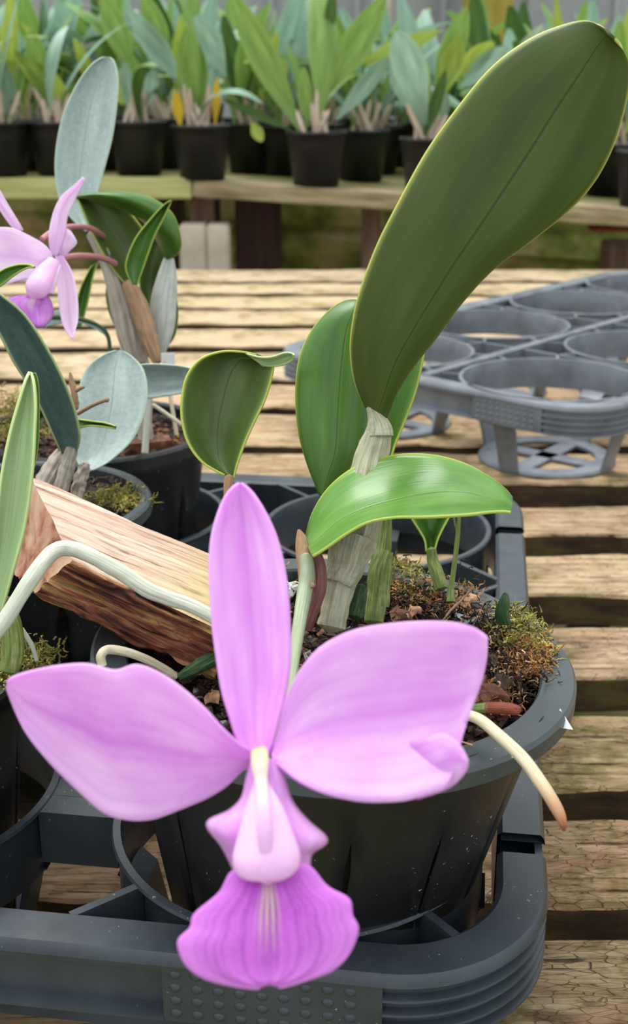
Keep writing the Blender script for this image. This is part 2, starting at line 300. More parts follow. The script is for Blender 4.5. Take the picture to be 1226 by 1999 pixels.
def tube(name, pts, rad, m, parent, n=14, seg=40, ridge=0, rk=9, label=None, flat=1.0, cap=True, rough=0.0):
    """pts: Vectors, rad: metres per point"""
    c = crom(pts, seg); r = crom([float(x) for x in rad], seg); vs, uv = [], []
    up = Vector((0, -1, .2)).normalized(); seed = random.random() * 50
    for j in range(seg):
        t = (c[min(j + 1, seg - 1)] - c[max(j - 1, 0)]).normalized()
        a = t.cross(up); a = a.normalized() if a.length > 1e-4 else Vector((1, 0, 0)); b = a.cross(t).normalized()
        for i in range(n + 1):
            th = 2 * math.pi * i / n
            k = 1 + (ridge * math.sin(rk * th + 2 * noise.noise(Vector((j * .15, seed, 0)))) if ridge else 0)
            if rough: k += rough * noise.noise(Vector((math.cos(th) * 1.4, math.sin(th) * 1.4, j * .22 + seed)))
            rr = max(r[j], 1e-5) * k
            vs.append(c[j] + a * math.cos(th) * rr + b * math.sin(th) * rr * flat); uv.append((i / n, j / (seg - 1)))
    W = n + 1; fs = [(j * W + i, j * W + i + 1, (j + 1) * W + i + 1, (j + 1) * W + i) for j in range(seg - 1) for i in range(n)]
    if cap:
        for j, rev in ((0, 1), (seg - 1, 0)):
            vs.append(c[j] + (c[j] - c[1 if j == 0 else j - 1]).normalized() * max(r[j], 0) * .5); uv.append((.5, j / (seg - 1))); ci = len(vs) - 1
            for i in range(n):
                fs.append((ci, j * W + i + 1, j * W + i) if rev else (ci, j * W + i, j * W + i + 1))
    o = mesh_obj(name, vs, fs, m, parent, uv)
    if label: o['label'] = label
    return o
def ptube(name, st, m, parent, **kw):
    """st: rows (x, y, depth, halfwidth_px)"""
    return tube(name, [P(s[0], s[1], s[2]) for s in st], [s[3] * s[2] / FPX for s in st], m, parent, **kw)
def box(name, c, size, m, parent=None, rot=0, bev=.0, sub=0, wob=0, wf=9):
    bm = bmesh.new(); bmesh.ops.create_cube(bm, size=1)
    bmesh.ops.scale(bm, vec=size, verts=bm.verts)
    if sub: bmesh.ops.subdivide_edges(bm, edges=bm.edges, cuts=sub, use_grid_fill=True)
    if wob:
        for v in bm.verts: v.co += noise.noise_vector(v.co * wf + Vector(c) * 3) * wob
    if bev: bmesh.ops.bevel(bm, geom=bm.edges[:], offset=bev, segments=2, affect='EDGES')
    me = bpy.data.meshes.new(name); bm.to_mesh(me); bm.free(); me.materials.append(m)
    o = bpy.data.objects.new(name, me); o.location = c; o.rotation_euler = (0, 0, rot); return link(o, parent)
def lathe(name, prof, m, parent, n=64, loc=(0, 0, 0), slots=(), zs=None, close=False):
    """prof (r,z). local to parent/loc."""
    vs, fs = [], []
    for (r, z) in prof:
        for i in range(n): a = 2 * math.pi * i / n; vs.append((loc[0] + r * math.cos(a), loc[1] + r * math.sin(a), loc[2] + z))
    k = len(prof)
    for j in range(k if close else k - 1):
        for i in range(n): fs.append((j * n + i, j * n + (i + 1) % n, ((j + 1) % k) * n + (i + 1) % n, ((j + 1) % k) * n + i))
    return mesh_obj(name, vs, fs, m, parent)
def local(o, parent):  # meshes written in the parent's own coordinates
    o.matrix_parent_inverse = Matrix.Identity(4); return o

# ================================================================ SETTING
g = mesh_obj('floor', [(-8, -1, -.75), (8, -1, -.75), (8, 12, -.75), (-8, 12, -.75)], [(0, 1, 2, 3)], M['ground'], smooth=False); g['kind'] = 'structure'
wl = box('wall_back', (0, 7.3, 1.0), (14, .08, 3.6), M['wall']); wl['kind'] = 'structure'
for i in range(16):
    p = box('panel_rib', (-3.6 + i * .48, 7.24, 1.0), (.03, .04, 3.6), M['wall'], wl)
for (x, wd, mt, nm, lb) in ((193, 24, 'post_pink', 'trim_1', ''), (745, 34, 'concrete', 'trim_2', ''), (952, 92, 'yellow_post', 'trim_3', '')):
    c = P(x, 20, 6.3); o = box(nm, (c.x, c.y, .9), (wd * 6.3 / FPX, .12, 3.3), M[mt]); o['kind'] = 'structure'

# ================================================================ FRONT BENCH (slats)
bench = empty('slatted_bench', (0, 1.3, 0), 'long weathered wooden slatted bench with mossy cracked slats carrying the black trays', 'bench')
def slat(y0, y1, tone, far, th=.024):
    nx = 150 if far else 420; ny = 6 if far else 12; Lx = 1.6
    w_ = y1 - y0; vs, fs = [], []; sd = random.random() * 90
    prof = [(0, -th), (0, -th * .5), (0, -.002), (.0016, 0)] + [(w_ * k / ny, 0) for k in range(1, ny)] + [(w_ - .0016, 0), (w_, -.002), (w_, -th * .5), (w_, -th)]
    k = len(prof)
    for i in range(nx + 1):
        x = -Lx + 2 * Lx * i / nx
        for (yy, zz) in prof:
            e = .0035 * noise.fractal(Vector((x * 9, (yy > w_ / 2) * 5 + sd, 0)), 1, 2, 5) * (2 if zz < 0 else 1.4)
            yoff = e if yy < w_ * .2 or yy > w_ * .8 else 0
            dz = .0016 * noise.fractal(Vector((x * 16, yy * 90 + sd, 3)), 1, 2, 4) * (0 if zz < -.003 else 1) + .0012 * noise.noise(Vector((x * 3, sd, yy * 4)))
            vs.append((x, y0 + yy + yoff - (y0 + y1) / 2, zz + min(dz, .0008)))
    for i in range(nx):
        for j in range(k): fs.append((i * k + j, (i + 1) * k + j, (i + 1) * k + (j + 1) % k, i * k + (j + 1) % k))
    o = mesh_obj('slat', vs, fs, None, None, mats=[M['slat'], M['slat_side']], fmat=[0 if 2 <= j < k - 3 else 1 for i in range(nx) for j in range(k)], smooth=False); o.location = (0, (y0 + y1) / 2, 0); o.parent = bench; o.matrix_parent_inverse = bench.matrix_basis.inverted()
    o.color = tone; return o
def yz(y): return PZ(613, y, 0).y
slats = [(2170, 2420), (1832, 2110), (1600, 1757), (1395, 1530), (1225, 1326), (1083, 1163), (990, 1046), (886, 945), (808, 868), (752, 796), (690, 738), (643, 677), (607, 633), (579, 600), (554, 573), (527, 548)]
tones = [(.58, .52, .42), (.62, .56, .44), (.66, .56, .46), (.62, .58, .42), (.80, .72, .62), (.88, .82, .68), (.78, .70, .58), (.84, .74, .62), (.92, .82, .70), (.95, .84, .72), (1, .95, .86), (1, .95, .84), (1, .97, .84), (1, .98, .84), (1, .98, .86), (1, .98, .88)]  # far slats paler: overexposed light put into the colour, plus less moss there
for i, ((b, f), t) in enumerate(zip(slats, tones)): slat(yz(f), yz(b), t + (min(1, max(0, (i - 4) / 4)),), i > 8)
for x in (-1.25, -.42, .55, 1.35):
    o = box('crossbeam', (x, 1.32, -.062), (.05, 2.3, .07), M['post_dark'], bench)
    for y in (.35, 2.2): box('leg', (x, y, -.42), (.07, .07, .66), M['post_dark'], bench)

# ================================================================ TRAYS
def rrect(hx0, hx1, hy0, hy1, r, n=14):
    pts = []
    for (cx, cy, a0) in ((hx1 - r, hy1 - r, 0), (hx0 + r, hy1 - r, 90), (hx0 + r, hy0 + r, 180), (hx1 - r, hy0 + r, 270)):
        for k in range(n + 1): a = R(a0 + 90 * k / n); pts.append((cx + r * math.cos(a), cy + r * math.sin(a), math.cos(a), math.sin(a)))
    out = []
    for i in range(len(pts)):           # refine the straights
        a = pts[i]; b = pts[(i + 1) % len(pts)]; d = math.hypot(b[0] - a[0], b[1] - a[1]); m = max(1, int(d / .006)); out.append(a)
        if d > .02:
            for q in range(1, m): t = q / m; out.append((a[0] + (b[0] - a[0]) * t, a[1] + (b[1] - a[1]) * t, a[2], a[3]))
    return out
def make_tray(loc, rot, label, nx, ny, px, py, r, mx, my, mt='tray', H=.08, band=.027, bar=None, gaps=(), bridge=False, cups=True, railw=.020):
    """hole (0,0) at the tray's own origin; columns go to -x, rows to +y"""
    T = empty('plant_tray', loc, label, 'tray'); T.rotation_euler = (0, 0, rot)
    x0, x1, y0, y1 = -(nx - 1) * px - mx, mx, -my, (ny - 1) * py + mx
    pr = rrect(x0, x1, y0, y1, .054); n = len(pr)
    def sweep(name, prof, flt, m=M[mt]):      # prof: (inset, z); flt(point)->bool
        vs, fs = [], []
        for (x, y, nx_, ny_) in pr:
            for (ins, z) in prof: vs.append((x - nx_ * ins, y - ny_ * ins, z))
        k = len(prof)
        for i in range(n):
            a, b = pr[i], pr[(i + 1) % n]; mid = ((a[0] + b[0]) / 2, (a[1] + b[1]) / 2, a[2], a[3])
            if not flt(mid): continue
            for j in range(k): fs.append((i * k + j, ((i + 1) % n) * k + j, ((i + 1) % n) * k + (j + 1) % k, i * k + (j + 1) % k))
        return local(mesh_obj(name, vs, fs, m, T), T)
    top = [(.0, H - .004), (.0006, H - .0015), (.002, H), (railw - .002, H), (railw, H - .0015), (railw, H - (.046 if bridge else .022)), (railw - .0015, H - (.046 if bridge else .022)), (railw - .0015, H - .0035), (.003, H - .0035)]
    sweep('rail', top, lambda q: not any(abs(q[1] - gy) < .0034 and q[2] > .9 for gy in gaps))
    sweep('slot_floor', [(.002, H - .012), (railw - .001, H - .012), (railw - .001, H - .0135), (.002, H - .0135)], lambda q: q[2] > .9)
    rid = [(.0012, H - .004)]
    for k in range(4):
        z = H - .005 - k * .0056; rid += [(.0032, z - .0006), (.0032, z - .0034), (.0004, z - .0042), (.0002, z - .0050)]
    rid += [(.001, H - band), (.0045, H - band), (.0045, H - .004)]
    flat = [(.0012, H - .004), (.0012, H - band), (.004, H - band), (.004, H - .004)]
    rec = [(.0012, H - .004), (.0012, H - .0065), (.0062, H - .008), (.0062, H - band + .003), (.0008, H - band + .001), (.0008, H - band), (.008, H - band), (.008, H - .004)]
    cx = (x0 + x1) / 2
    def typ(q):
        x, y, a, b = q
        if b < -.999 or b > .999:                                  # long straight sides
            for (u0, u1) in ((x1 - .128, x1 - .056), (x0 + .056, x0 + .128)):
                if u0 <= x <= u1: return 'flat'
            if x > x1 - .056 or x < x0 + .056: return 'ridge'
            return 'rec'
        if abs(a) > .999:
            if y < y0 + .075 or y > y1 - .075: return 'ridge'
            return 'flat' if (y < y0 + .14 or y > y1 - .14) else 'rec'
        return 'ridge'
    sweep('ridged_corner_band', rid, lambda q: typ(q) == 'ridge'); sweep('flat_band', flat, lambda q: typ(q) == 'flat'); sweep('recessed_band', rec, lambda q: typ(q) == 'rec')
    # grip dots on the flat panels: one shared dome
    vs, fs = [], []
    for j in range(3):
        ph = j / 3 * math.pi / 2
        for i in range(8): a = i / 8 * 2 * math.pi; vs.append((.0021 * math.cos(ph) * math.cos(a), -.0008 * math.sin(ph), .0017 * math.cos(ph) * math.sin(a)))
    vs.append((0, -.0008, 0))
    for j in range(2):
        for i in range(8): fs.append((j * 8 + i, j * 8 + (i + 1) % 8, (j + 1) * 8 + (i + 1) % 8, (j + 1) * 8 + i))
    for i in range(8): fs.append((16 + i, 16 + (i + 1) % 8, 24))
    me = bpy.data.meshes.new('dot'); me.from_pydata(vs, [], fs); me.materials.append(M[mt]); me.polygons.foreach_set('use_smooth', [True] * len(me.polygons))
    for q in range(9):
        for rr in range(4):
            o = bpy.data.objects.new('dot', me); o.location = (x1 - .122 + q * .0072, y0 + .0012, H - .0080 - rr * .0052); link(o, T); local(o, T)
    # rings, cups, struts
    for ix in range(nx):
        for iy in range(ny):
            c = (-ix * px, iy * py, 0)
            ring = [(r, H - .001), (r + .0006, H), (r + .0034, H), (r + .004, H - .0012), (r + .0018, H - .003), (r + .0018, H - .030), (r, H - .030)]
            local(lathe('ring', ring, M[mt], T, 72, c, close=True), T)
            if cups:
                rb = r * .76
                for q in range(4):
                    a = R(90 * q); vs, fs = [], []
                    for (rr, z) in ((r + .001, H - .028), (r * .90, H - .034), (rb * 1.0, .003)):
                        for da in (-.15, .15):
                            for dr in (0, .003): vs.append((c[0] + (rr + dr) * math.cos(a + da), c[1] + (rr + dr) * math.sin(a + da), z))
                    for s_ in (0, 4): fs += [(s_, s_ + 2, s_ + 6, s_ + 4), (s_ + 1, s_ + 5, s_ + 7, s_ + 3), (s_, s_ + 4, s_ + 5, s_ + 1), (s_ + 2, s_ + 3, s_ + 7, s_ + 6)]
                    local(mesh_obj('cup_leg', vs, fs, M[mt], T, smooth=False), T)
                d = local(lathe('cup_base', [(rb * .74, .001), (rb * .74, .004), (rb, .004), (rb * 1.03, .002), (rb * 1.03, .001)], M[mt], T, 48, c, close=True), T)
                for q in range(2):
                    a = R(90 * q + 4); vs = []
                    for s_ in (-1, 1):
                        for t_ in (-1, 1):
                            for z in (.0012, .0038): vs.append((c[0] + s_ * rb * .9 * math.cos(a) - t_ * .009 * math.sin(a), c[1] + s_ * rb * .9 * math.sin(a) + t_ * .009 * math.cos(a), z))
                    o = mesh_obj('spoke', vs, [(0, 1, 3, 2), (4, 6, 7, 5), (0, 4, 5, 1), (2, 3, 7, 6), (1, 5, 7, 3), (0, 2, 6, 4)], M[mt], None, smooth=False)
                    o.parent = d
    def strut(a, b, wd=.0032, dp=.018, z=H - .0008):
        a, b = Vector(a), Vector(b); d = (b - a).normalized(); nrm = Vector((-d.y, d.x)) * wd / 2; vs = []
        for e in (a, b):
            for s_ in (-1, 1):
                for zz in (z - dp, z): vs.append((e.x + s_ * nrm.x, e.y + s_ * nrm.y, zz))
        local(mesh_obj('strut', vs, [(0, 1, 3, 2), (4, 6, 7, 5), (0, 4, 5, 1), (2, 3, 7, 6), (1, 5, 7, 3), (0, 2, 6, 4)], M[mt], T, smooth=False), T)
    ins = railw - .001
    for ix in range(nx):
        for iy in range(ny):
            c = Vector((-ix * px, iy * py))
            for q in range(4):
                for off in ((0,) if bridge else (-17, 17)):
                    a = R(45 + 90 * q + off); d = Vector((math.cos(a), math.sin(a))); s_ = c + d * (r + .002)
                    xa, xb, ya, yb = x0 + ins, x1 - ins, y0 + ins, y1 - ins
                    bx0 = max(xa, c.x - px / 2); bx1 = min(xb, c.x + px / 2); by0 = max(ya, c.y - py / 2); by1 = min(yb, c.y + py / 2)
                    t = min([tt for tt in (((bx1 if d.x > 0 else bx0) - c.x) / d.x, ((by1 if d.y > 0 else by0) - c.y) / d.y)])
                    e = c + d * t
                    if t > r + .008: strut(s_, e)
    if bridge:
        for iy in range(ny):
            for ix in range(nx - 1):
                for k, (ya, yb) in enumerate(((-.006, -.006), (.006, .006))):
                    strut((-ix * px - r - .002, iy * py + ya), (-(ix + 1) * px + r + .002, iy * py + yb), .0122, .023)
    for ix in range(0 if bridge else nx - 1):
        xm = -(ix + .5) * px; wide = bar is not None and ix == bar
        strut((xm, y0 + ins), (xm, y1 - ins), .011 if wide else .0035, .02, H + (.0006 if wide else -.001))
    for iy in range(0 if bridge else ny - 1):
        ym = (iy + .5) * py
        strut((x0 + ins, ym), (x1 - ins, ym), .0035, .018)
    return T
A0 = PZ(588, 1588, .08)
AR = R(-8)
tray1 = make_tray((A0.x, A0.y, 0), AR, 'black plastic plant tray with round pot holes at the front, under the flowering orchid pot', 3, 3, .172, .161, .0685, .093, .086, railw=.018, gaps=(-.008, .157, .325), bridge=True)
B0 = PZ(1077, 738, .08)
tray2 = make_tray((B0.x, B0.y, 0), R(-42), 'empty grey plastic plant tray standing behind on the slats at the right', 2, 4, .195, .192, .084, .100, .091, mt='tray_lit', bar=0)
def t1(ix, iy):  # centre of a hole of the front tray
    return A0 + Matrix.Rotation(AR, 3, 'Z') @ Vector((-ix * .172, iy * .165, 0))

# ================================================================ POTS
def slotted_pot(parent, rt, rb, h, rimw=.0095, slots=14, rim_mat='rim', wide=(), soil_drop=.016, phase=0.0):
    """written in the parent's coordinates, base at z=0; the pot stands inside its hole"""
    # angular stations: two per slot, plus fillers
    prof_t = [1, .9, .78, .70, .6, .5, .4, .3, .22, .15, .06, 0]
    sl = [phase + 2 * math.pi * k / slots for k in range(slots)]
    stations = []
    for k, a in enumerate(sl):
        wd = .055 if k in wide else .017
        nxt = a + 2 * math.pi / slots; stations.append((a, -wd)); stations.append((a, wd))
        for q in range(1, 5): stations.append((a + (nxt - a) * q / 5, 0))
    n = len(stations); vs, fs = [], []; isw = []
    for t in prof_t:
        rr = rb + (rt - rb) * t - (.002 if t < .93 else 0)
        for (a, wd) in stations:
            k = sl.index(a) if a in sl else -1
            s_ = 0 if (t > .77 or t < .08) else (1 if k in wide else (.25 + .75 * ((t - .1) / .65) ** 2.2))
            aa = a + wd * s_ if wd else a
            vs.append((rr * math.cos(aa), rr * math.sin(aa), h * t))
    for j in range(len(prof_t) - 1):
        for i in range(n):
            if stations[i][1] < 0 and .07 < prof_t[j + 1] and prof_t[j] < .79: continue
            fs.append((j * n + i, (j + 1) * n + i, (j + 1) * n + (i + 1) % n, j * n + (i + 1) % n))
    vs.append((0, 0, 0)); c = len(vs) - 1; b = (len(prof_t) - 1) * n
    for i in range(n): fs.append((c, b + i, b + (i + 1) % n))
    pw = local(mesh_obj('pot', vs, fs, M['pot'], parent), parent)
    s_ = pw.modifiers.new('s', 'SOLIDIFY'); s_.thickness = .0014; s_.offset = 1
    ro = rt + rimw * .55; ri = rt - rimw * .45
    rim = lathe('pot_rim', [(ri, h - .006), (ri, h - .0006), (ri + .0008, h + .0004), (ro - .0012, h + .0004), (ro, h - .001), (ro + .0002, h - .0062), (ro - .0016, h - .0062), (ro - .0018, h - .003), (ri + .0012, h - .003), (ri + .0012, h - .006)], M[rim_mat], None, 96, close=True)
    rim.parent = pw
    sr = ri - .001
    # substrate core, seen from above and through the slots
    k = 40; vs, fs = [], []
    for (r_, z) in ((sr * .5 , h - soil_drop + .002), (sr, h - soil_drop), (rb * .97 + (rt - rb) * .85 - .003, h * .85), (rb + (rt - rb) * .3 - .004, h * .3), (rb - .004, .004)):
        for i in range(k): a = 2 * math.pi * i / k; q = 1 + .012 * noise.noise(Vector((math.cos(a) * 3, math.sin(a) * 3, z * 60))); vs.append((r_ * q * math.cos(a), r_ * q * math.sin(a), z + .002 * noise.noise(Vector((math.cos(a) * 4, math.sin(a) * 4, 3)))))
    vs.append((0, 0, h - soil_drop + .003)); vs.append((0, 0, .003))
    for j in range(4):
        for i in range(k): fs.append((j * k + i, j * k + (i + 1) % k, (j + 1) * k + (i + 1) % k, (j + 1) * k + i))
    for i in range(k): fs.append((5 * k, j * 0 + i, (i + 1) % k)); fs.append((5 * k + 1, 4 * k + (i + 1) % k, 4 * k + i))
    local(mesh_obj('substrate', vs, fs, M['soil'], parent), parent)
    return pw, ri
def chips(parent, rad, z, n, seed, mats=('bark', 'bark_red'), size=(.003, .010), bias=None, name='bark_chips'):
    rnd = random.Random(seed); groups = {m: ([], []) for m in mats}
    for _ in range(n):
        a = rnd.random() * 2 * math.pi; r_ = rad * math.sqrt(rnd.random()); m = rnd.choice(mats); vs, fs = groups[m]
        s_ = Vector((rnd.uniform(*size), rnd.uniform(*size) * .6, rnd.uniform(*size) * .35)) * .5
        mt = Matrix.Rotation(rnd.random() * 6.28, 3, 'Z') @ Matrix.Rotation(rnd.uniform(-.7, .7), 3, 'X') @ Matrix.Rotation(rnd.uniform(-.6, .6), 3, 'Y')
        c = Vector((r_ * math.cos(a), r_ * math.sin(a), z + rnd.uniform(-.001, .005))); b = len(vs)
        for q in ((-1, -1, -1), (1, -1, -1), (1, 1, -1), (-1, 1, -1), (-1, -1, 1), (1, -1, 1), (1, 1, 1), (-1, 1, 1)):
            j = Vector([rnd.uniform(.45, 1.25) for _ in range(3)])
            vs.append(c + mt @ Vector((q[0] * s_.x * j.x, q[1] * s_.y * j.y, q[2] * s_.z * j.z)))
        fs += [tuple(b + q for q in f) for f in ((0, 3, 2, 1), (4, 5, 6, 7), (0, 1, 5, 4), (1, 2, 6, 5), (2, 3, 7, 6), (3, 0, 4, 7))]
    for m, (vs, fs) in groups.items():
        o = local(mesh_obj(name, vs, fs, M[m], parent, smooth=False), parent); o['kind'] = 'stuff'
def moss(parent, pts, n, seed, mat='moss', ln=.010, name='moss_strands', r0=.00035, tall=.5, world=True):
    """curly strands around given points [(Vector, radius)]"""
    rnd = random.Random(seed); vs, fs = [], []
    for _ in range(n):
        c, rr = rnd.choice(pts); p = c + Vector((max(-.8, min(.8, rnd.gauss(0, .4))), max(-.8, min(.8, rnd.gauss(0, .4))), abs(rnd.gauss(0, .35)) * tall)) * rr
        d = Vector((rnd.gauss(0, 1), rnd.gauss(0, 1), rnd.gauss(.15, .7))).normalized(); k = 6; L = ln * rnd.uniform(.25, .8); r_ = r0 * rnd.uniform(.6, 1.6)
        b = len(vs)
        for j in range(k):
            s_ = d.cross(Vector((.3, .2, 1))).normalized() * r_ * (1 - j / k * .6); t_ = d.cross(s_).normalized() * s_.length
            for (u, v) in ((1, 0), (-.5, .87), (-.5, -.87)): vs.append(p + s_ * u + t_ * v)
            p = p + d * L / k; d = (d + Vector((rnd.gauss(0, .45), rnd.gauss(0, .45), rnd.gauss(-.05, .4)))).normalized()
        for j in range(k - 1):
            for q in range(3): fs.append((b + j * 3 + q, b + j * 3 + (q + 1) % 3, b + (j + 1) * 3 + (q + 1) % 3, b + (j + 1) * 3 + q))
    o = mesh_obj(name, vs, fs, M[mat], parent, smooth=False); o['kind'] = 'stuff'
    return o

# ================================================================ MAIN ORCHID
RC = P(652, 1268, .4355)                       # rim centre
POT_H = .148; tilt = R(3.5)
base = RC - Matrix.Rotation(tilt, 3, 'Y') @ Vector((0, 0, POT_H))
orchid = empty('potted_orchid', base, 'purple-pink flowering orchid in a large slotted black pot with a wide grey rim, front centre', 'orchid')
orchid.rotation_euler = (0, tilt, 0)
bpy.context.view_layer.update()
orchid_mw = Matrix.Translation(base) @ Matrix.Rotation(tilt, 4, 'Y')
pot, RI = slotted_pot(orchid, .0797, .047, POT_H, .0128, 14, 'rim', wide=(9,), phase=R(18))
chips(orchid, RI - .004, POT_H - .014, 1700, 3, ('bark', 'soil', 'bark', 'bark_red'), size=(.002, .006))
chips(orchid, RI - .004, POT_H - .011, 420, 5, ('soil', 'bark', 'stone'), (.0015, .005))
chips(orchid, RI - .004, POT_H - .010, 26, 8, ('pale_stone',), (.002, .004), name='perlite_bits')
def soilpt(x, y, up=0): return PZ(x, y, RC.z - .010 + up)
moss(orchid, [(soilpt(1010, 1240, .004), .014), (soilpt(1030, 1280, .004), .012), (soilpt(995, 1215, .003), .012)], 1500, 11, 'moss', .008, 'moss_tuft')
moss(orchid, [(soilpt(1022, 1305, .004), .012), (soilpt(1038, 1275, .004), .010)], 900, 12, 'moss_brown', .008, 'moss_tuft')
moss(orchid, [(soilpt(980, 1320, .002), .022), (soilpt(930, 1240, .002), .022), (soilpt(820, 1190, .001), .03), (soilpt(620, 1180, .001), .03), (soilpt(420, 1340, 0), .02)], 2600, 17, 'soil', .008, 'root_fibres')
moss(orchid, [(soilpt(980, 1320, .003), .024), (soilpt(930, 1240, .003), .02), (soilpt(840, 1180, .002), .03), (soilpt(600, 1180, .001), .03)], 420, 18, 'dry', .006, 'root_fibres', r0=.0003)
moss(orchid, [(soilpt(790, 1150, .004), .016), (soilpt(770, 1120, .006), .012), (soilpt(850, 1165, .002), .014)], 800, 13, 'moss', .009)
moss(orchid, [(soilpt(800, 1170, .003), .018), (soilpt(900, 1180, .003), .014), (soilpt(960, 1370, .001), .012), (soilpt(430, 1330, 0), .012)], 700, 14, 'moss_brown', .009)
def chip(x, y, up, size, m, lab=None, rz=.3, rx=.2):
    c = soilpt(x, y, up); o = box('bark_piece', c, size, M[m], orchid, 0, 0, 4, size[2] * 1.1, 170); o.rotation_euler = (rx, .1, rz)
    if lab: o['label'] = lab
chip(935, 1212, .005, (.016, .006, .003), 'stone', 'grey flat stone chip')
for (x, y, s_, m) in ((775, 1200, .008, 'bark_red'), (805, 1195, .006, 'dry'), (830, 1150, .009, 'dry'), (905, 1178, .008, 'dry'), (930, 1200, .006, 'dry'), (960, 1290, .009, 'bark'), (990, 1330, .009, 'bark'), (945, 1350, .010, 'bark_red'), (1010, 1290, .008, 'bark'), (560, 1110, .006, 'pale_stone'), (566, 1150, .007, 'pale_stone'), (780, 1105, .008, 'bark_red'), (415, 1362, .006, 'dry')):
    chip(x, y, .005, (s_, s_ * .7, s_ * .45), m, None, random.random() * 3, random.uniform(-.5, .5))
# pseudobulbs
ptube('pseudobulb', [(742, 812, .425, 12), (737, 850, .425, 26), (722, 905, .425, 32), (705, 990, .424, 42), (690, 1050, .422, 45), (676, 1100, .420, 37), (662, 1150, .418, 28), (652, 1195, .416, 26), (646, 1225, .415, 27)], M['bulb_white'], orchid, ridge=.05, rk=11, n=40, seg=70, rough=.12)
ptube('sheath', [(690, 1050, .4205, 46), (678, 1095, .419, 39), (668, 1120, .418, 34), (660, 1142, .417, 31)], M['bulb_white'], orchid, ridge=.05, rk=9, n=36, seg=16, cap=False, rough=.15)
ptube('leaf_sheath', [(722, 793, .424, 8), (734, 815, .424, 17), (740, 838, .424, 25), (741, 852, .424, 27)], M['bulb_white'], orchid, ridge=.04, n=30, seg=16, cap=False)
ptube('pseudobulb', [(750, 960, .445, 14), (750, 1030, .444, 15), (744, 1085, .442, 18), (738, 1130, .440, 20), (734, 1175, .438, 21), (730, 1215, .436, 18)], M['bulb_green'], orchid, ridge=.07, rk=8, n=32, seg=50, rough=.15)
ptube('leaf_sheath', [(752, 1075, .441, 14), (742, 1110, .440, 21), (738, 1150, .439, 22), (736, 1185, .438, 20)], M['bulb_green'], orchid, ridge=.1, rk=7, n=28, seg=16, cap=False, rough=.2)
ptube('pseudobulb', [(706, 1145, .425, 10), (700, 1170, .424, 15), (692, 1205, .422, 14)], M['bulb_dark'], orchid, ridge=.1, rk=7, n=24, seg=20)
ptube('pseudobulb', [(612, 1078, .408, 14), (620, 1110, .408, 17), (618, 1150, .408, 19), (604, 1190, .408, 19), (595, 1225, .410, 16)], M['bulb_purple'], orchid, ridge=.03, n=24, seg=30)
ptube('pseudobulb', [(842, 1072, .47, 9), (845, 1095, .47, 11), (853, 1120, .468, 13), (862, 1150, .466, 12)], M['bulb_green'], orchid, ridge=.1, rk=6, n=24, seg=24)
ptube('dry_stem', [(897, 1005, .46, 3), (893, 1050, .46, 4.5), (886, 1110, .459, 5), (880, 1150, .458, 6), (880, 1175, .457, 9)], M['bulb_green'], orchid, ridge=.1, rk=5, n=14)
ptube('dry_stem', [(886, 1012, .46, 2), (892, 1040, .46, 2)], M['bulb_green'], orchid, n=8, seg=10)
ptube('dry_twig', [(925, 1146, .44, 2.5), (905, 1168, .44, 2.2), (880, 1192, .438, 2.6), (870, 1205, .437, 2)], M['bulb_pink'], orchid, n=8, seg=20)
sheet('young_shoot', [(970, 1218, 998, 1222), (968, 1195, 992, 1200), (975, 1175, 994, 1178), (985, 1158, 990, 1160)], M['bulb_dark'], orchid, .415, .415, -.003, label='small torn green shoot')
ptube('papery_sheath', [(583, 1035, .408, 3), (588, 1052, .408, 11), (592, 1080, .407, 15), (598, 1115, .405, 17), (600, 1145, .403, 17)], M['bulb_pink'], orchid, n=20, seg=24)
ptube('flower_stem', [(597, 1085, .404, 13), (600, 1120, .402, 15), (594, 1160, .398, 15), (584, 1220, .385, 13), (573, 1290, .365, 12), (560, 1370, .335, 12), (540, 1430, .305, 11), (520, 1472, .276, 13)], M['stem'], orchid, n=20, seg=50)
sheet('bract', [(590, 1140, 604, 1132), (600, 1150, 608, 1136), (609, 1148, 613, 1140), (612, 1146, 614, 1144)], M['bulb_pink'], orchid, .400, .396, .0, nu=6, nv=10)
# leaves
sheet('leaf', [(712, 792, 750, 832, 735, 815), (692, 742, 774, 766, 750, 770), (684, 680, 812, 708, 770, 712), (690, 620, 852, 658, 802, 652), (705, 560, 900, 592, 842, 586), (735, 480, 960, 527, 885, 518), (775, 400, 1025, 478, 930, 452), (830, 300, 1100, 420, 985, 370), (890, 215, 1155, 362, 1038, 290), (960, 132, 1195, 290, 1085, 215), (1035, 77, 1219, 210, 1130, 148), (1105, 49, 1229, 140, 1164, 96), (1150, 42, 1217, 98, 1184, 70), (1183, 56, 1200, 76, 1191, 68)],
      M['big_leaf'], orchid, .425, .355, -.006, nu=20, nv=70, thick=.0010, label='very large olive green upright leaf leaning right')
sheet('leaf', [(624, 966, 634, 970), (600, 905, 672, 930, 640, 930), (583, 845, 695, 880, 655, 880), (577, 770, 703, 800, 660, 800), (584, 700, 706, 730, 666, 720), (607, 648, 712, 660, 675, 650), (642, 608, 712, 612, 688, 612), (672, 590, 705, 592, 694, 592), (692, 587, 698, 588)], M['leaf'], orchid, .455, .462, -.006, nu=18, thick=.0009)
sheet('leaf', [(745, 900, 762, 900), (712, 880, 772, 868, 740, 880), (692, 845, 790, 825, 735, 840), (681, 780, 812, 765, 738, 775), (680, 715, 826, 705, 742, 710), (688, 660, 834, 650, 750, 655), (705, 600, 830, 590, 765, 595), (740, 550, 800, 545)], M['leaf'], orchid, .462, .47, .006, nu=18, thick=.0009)
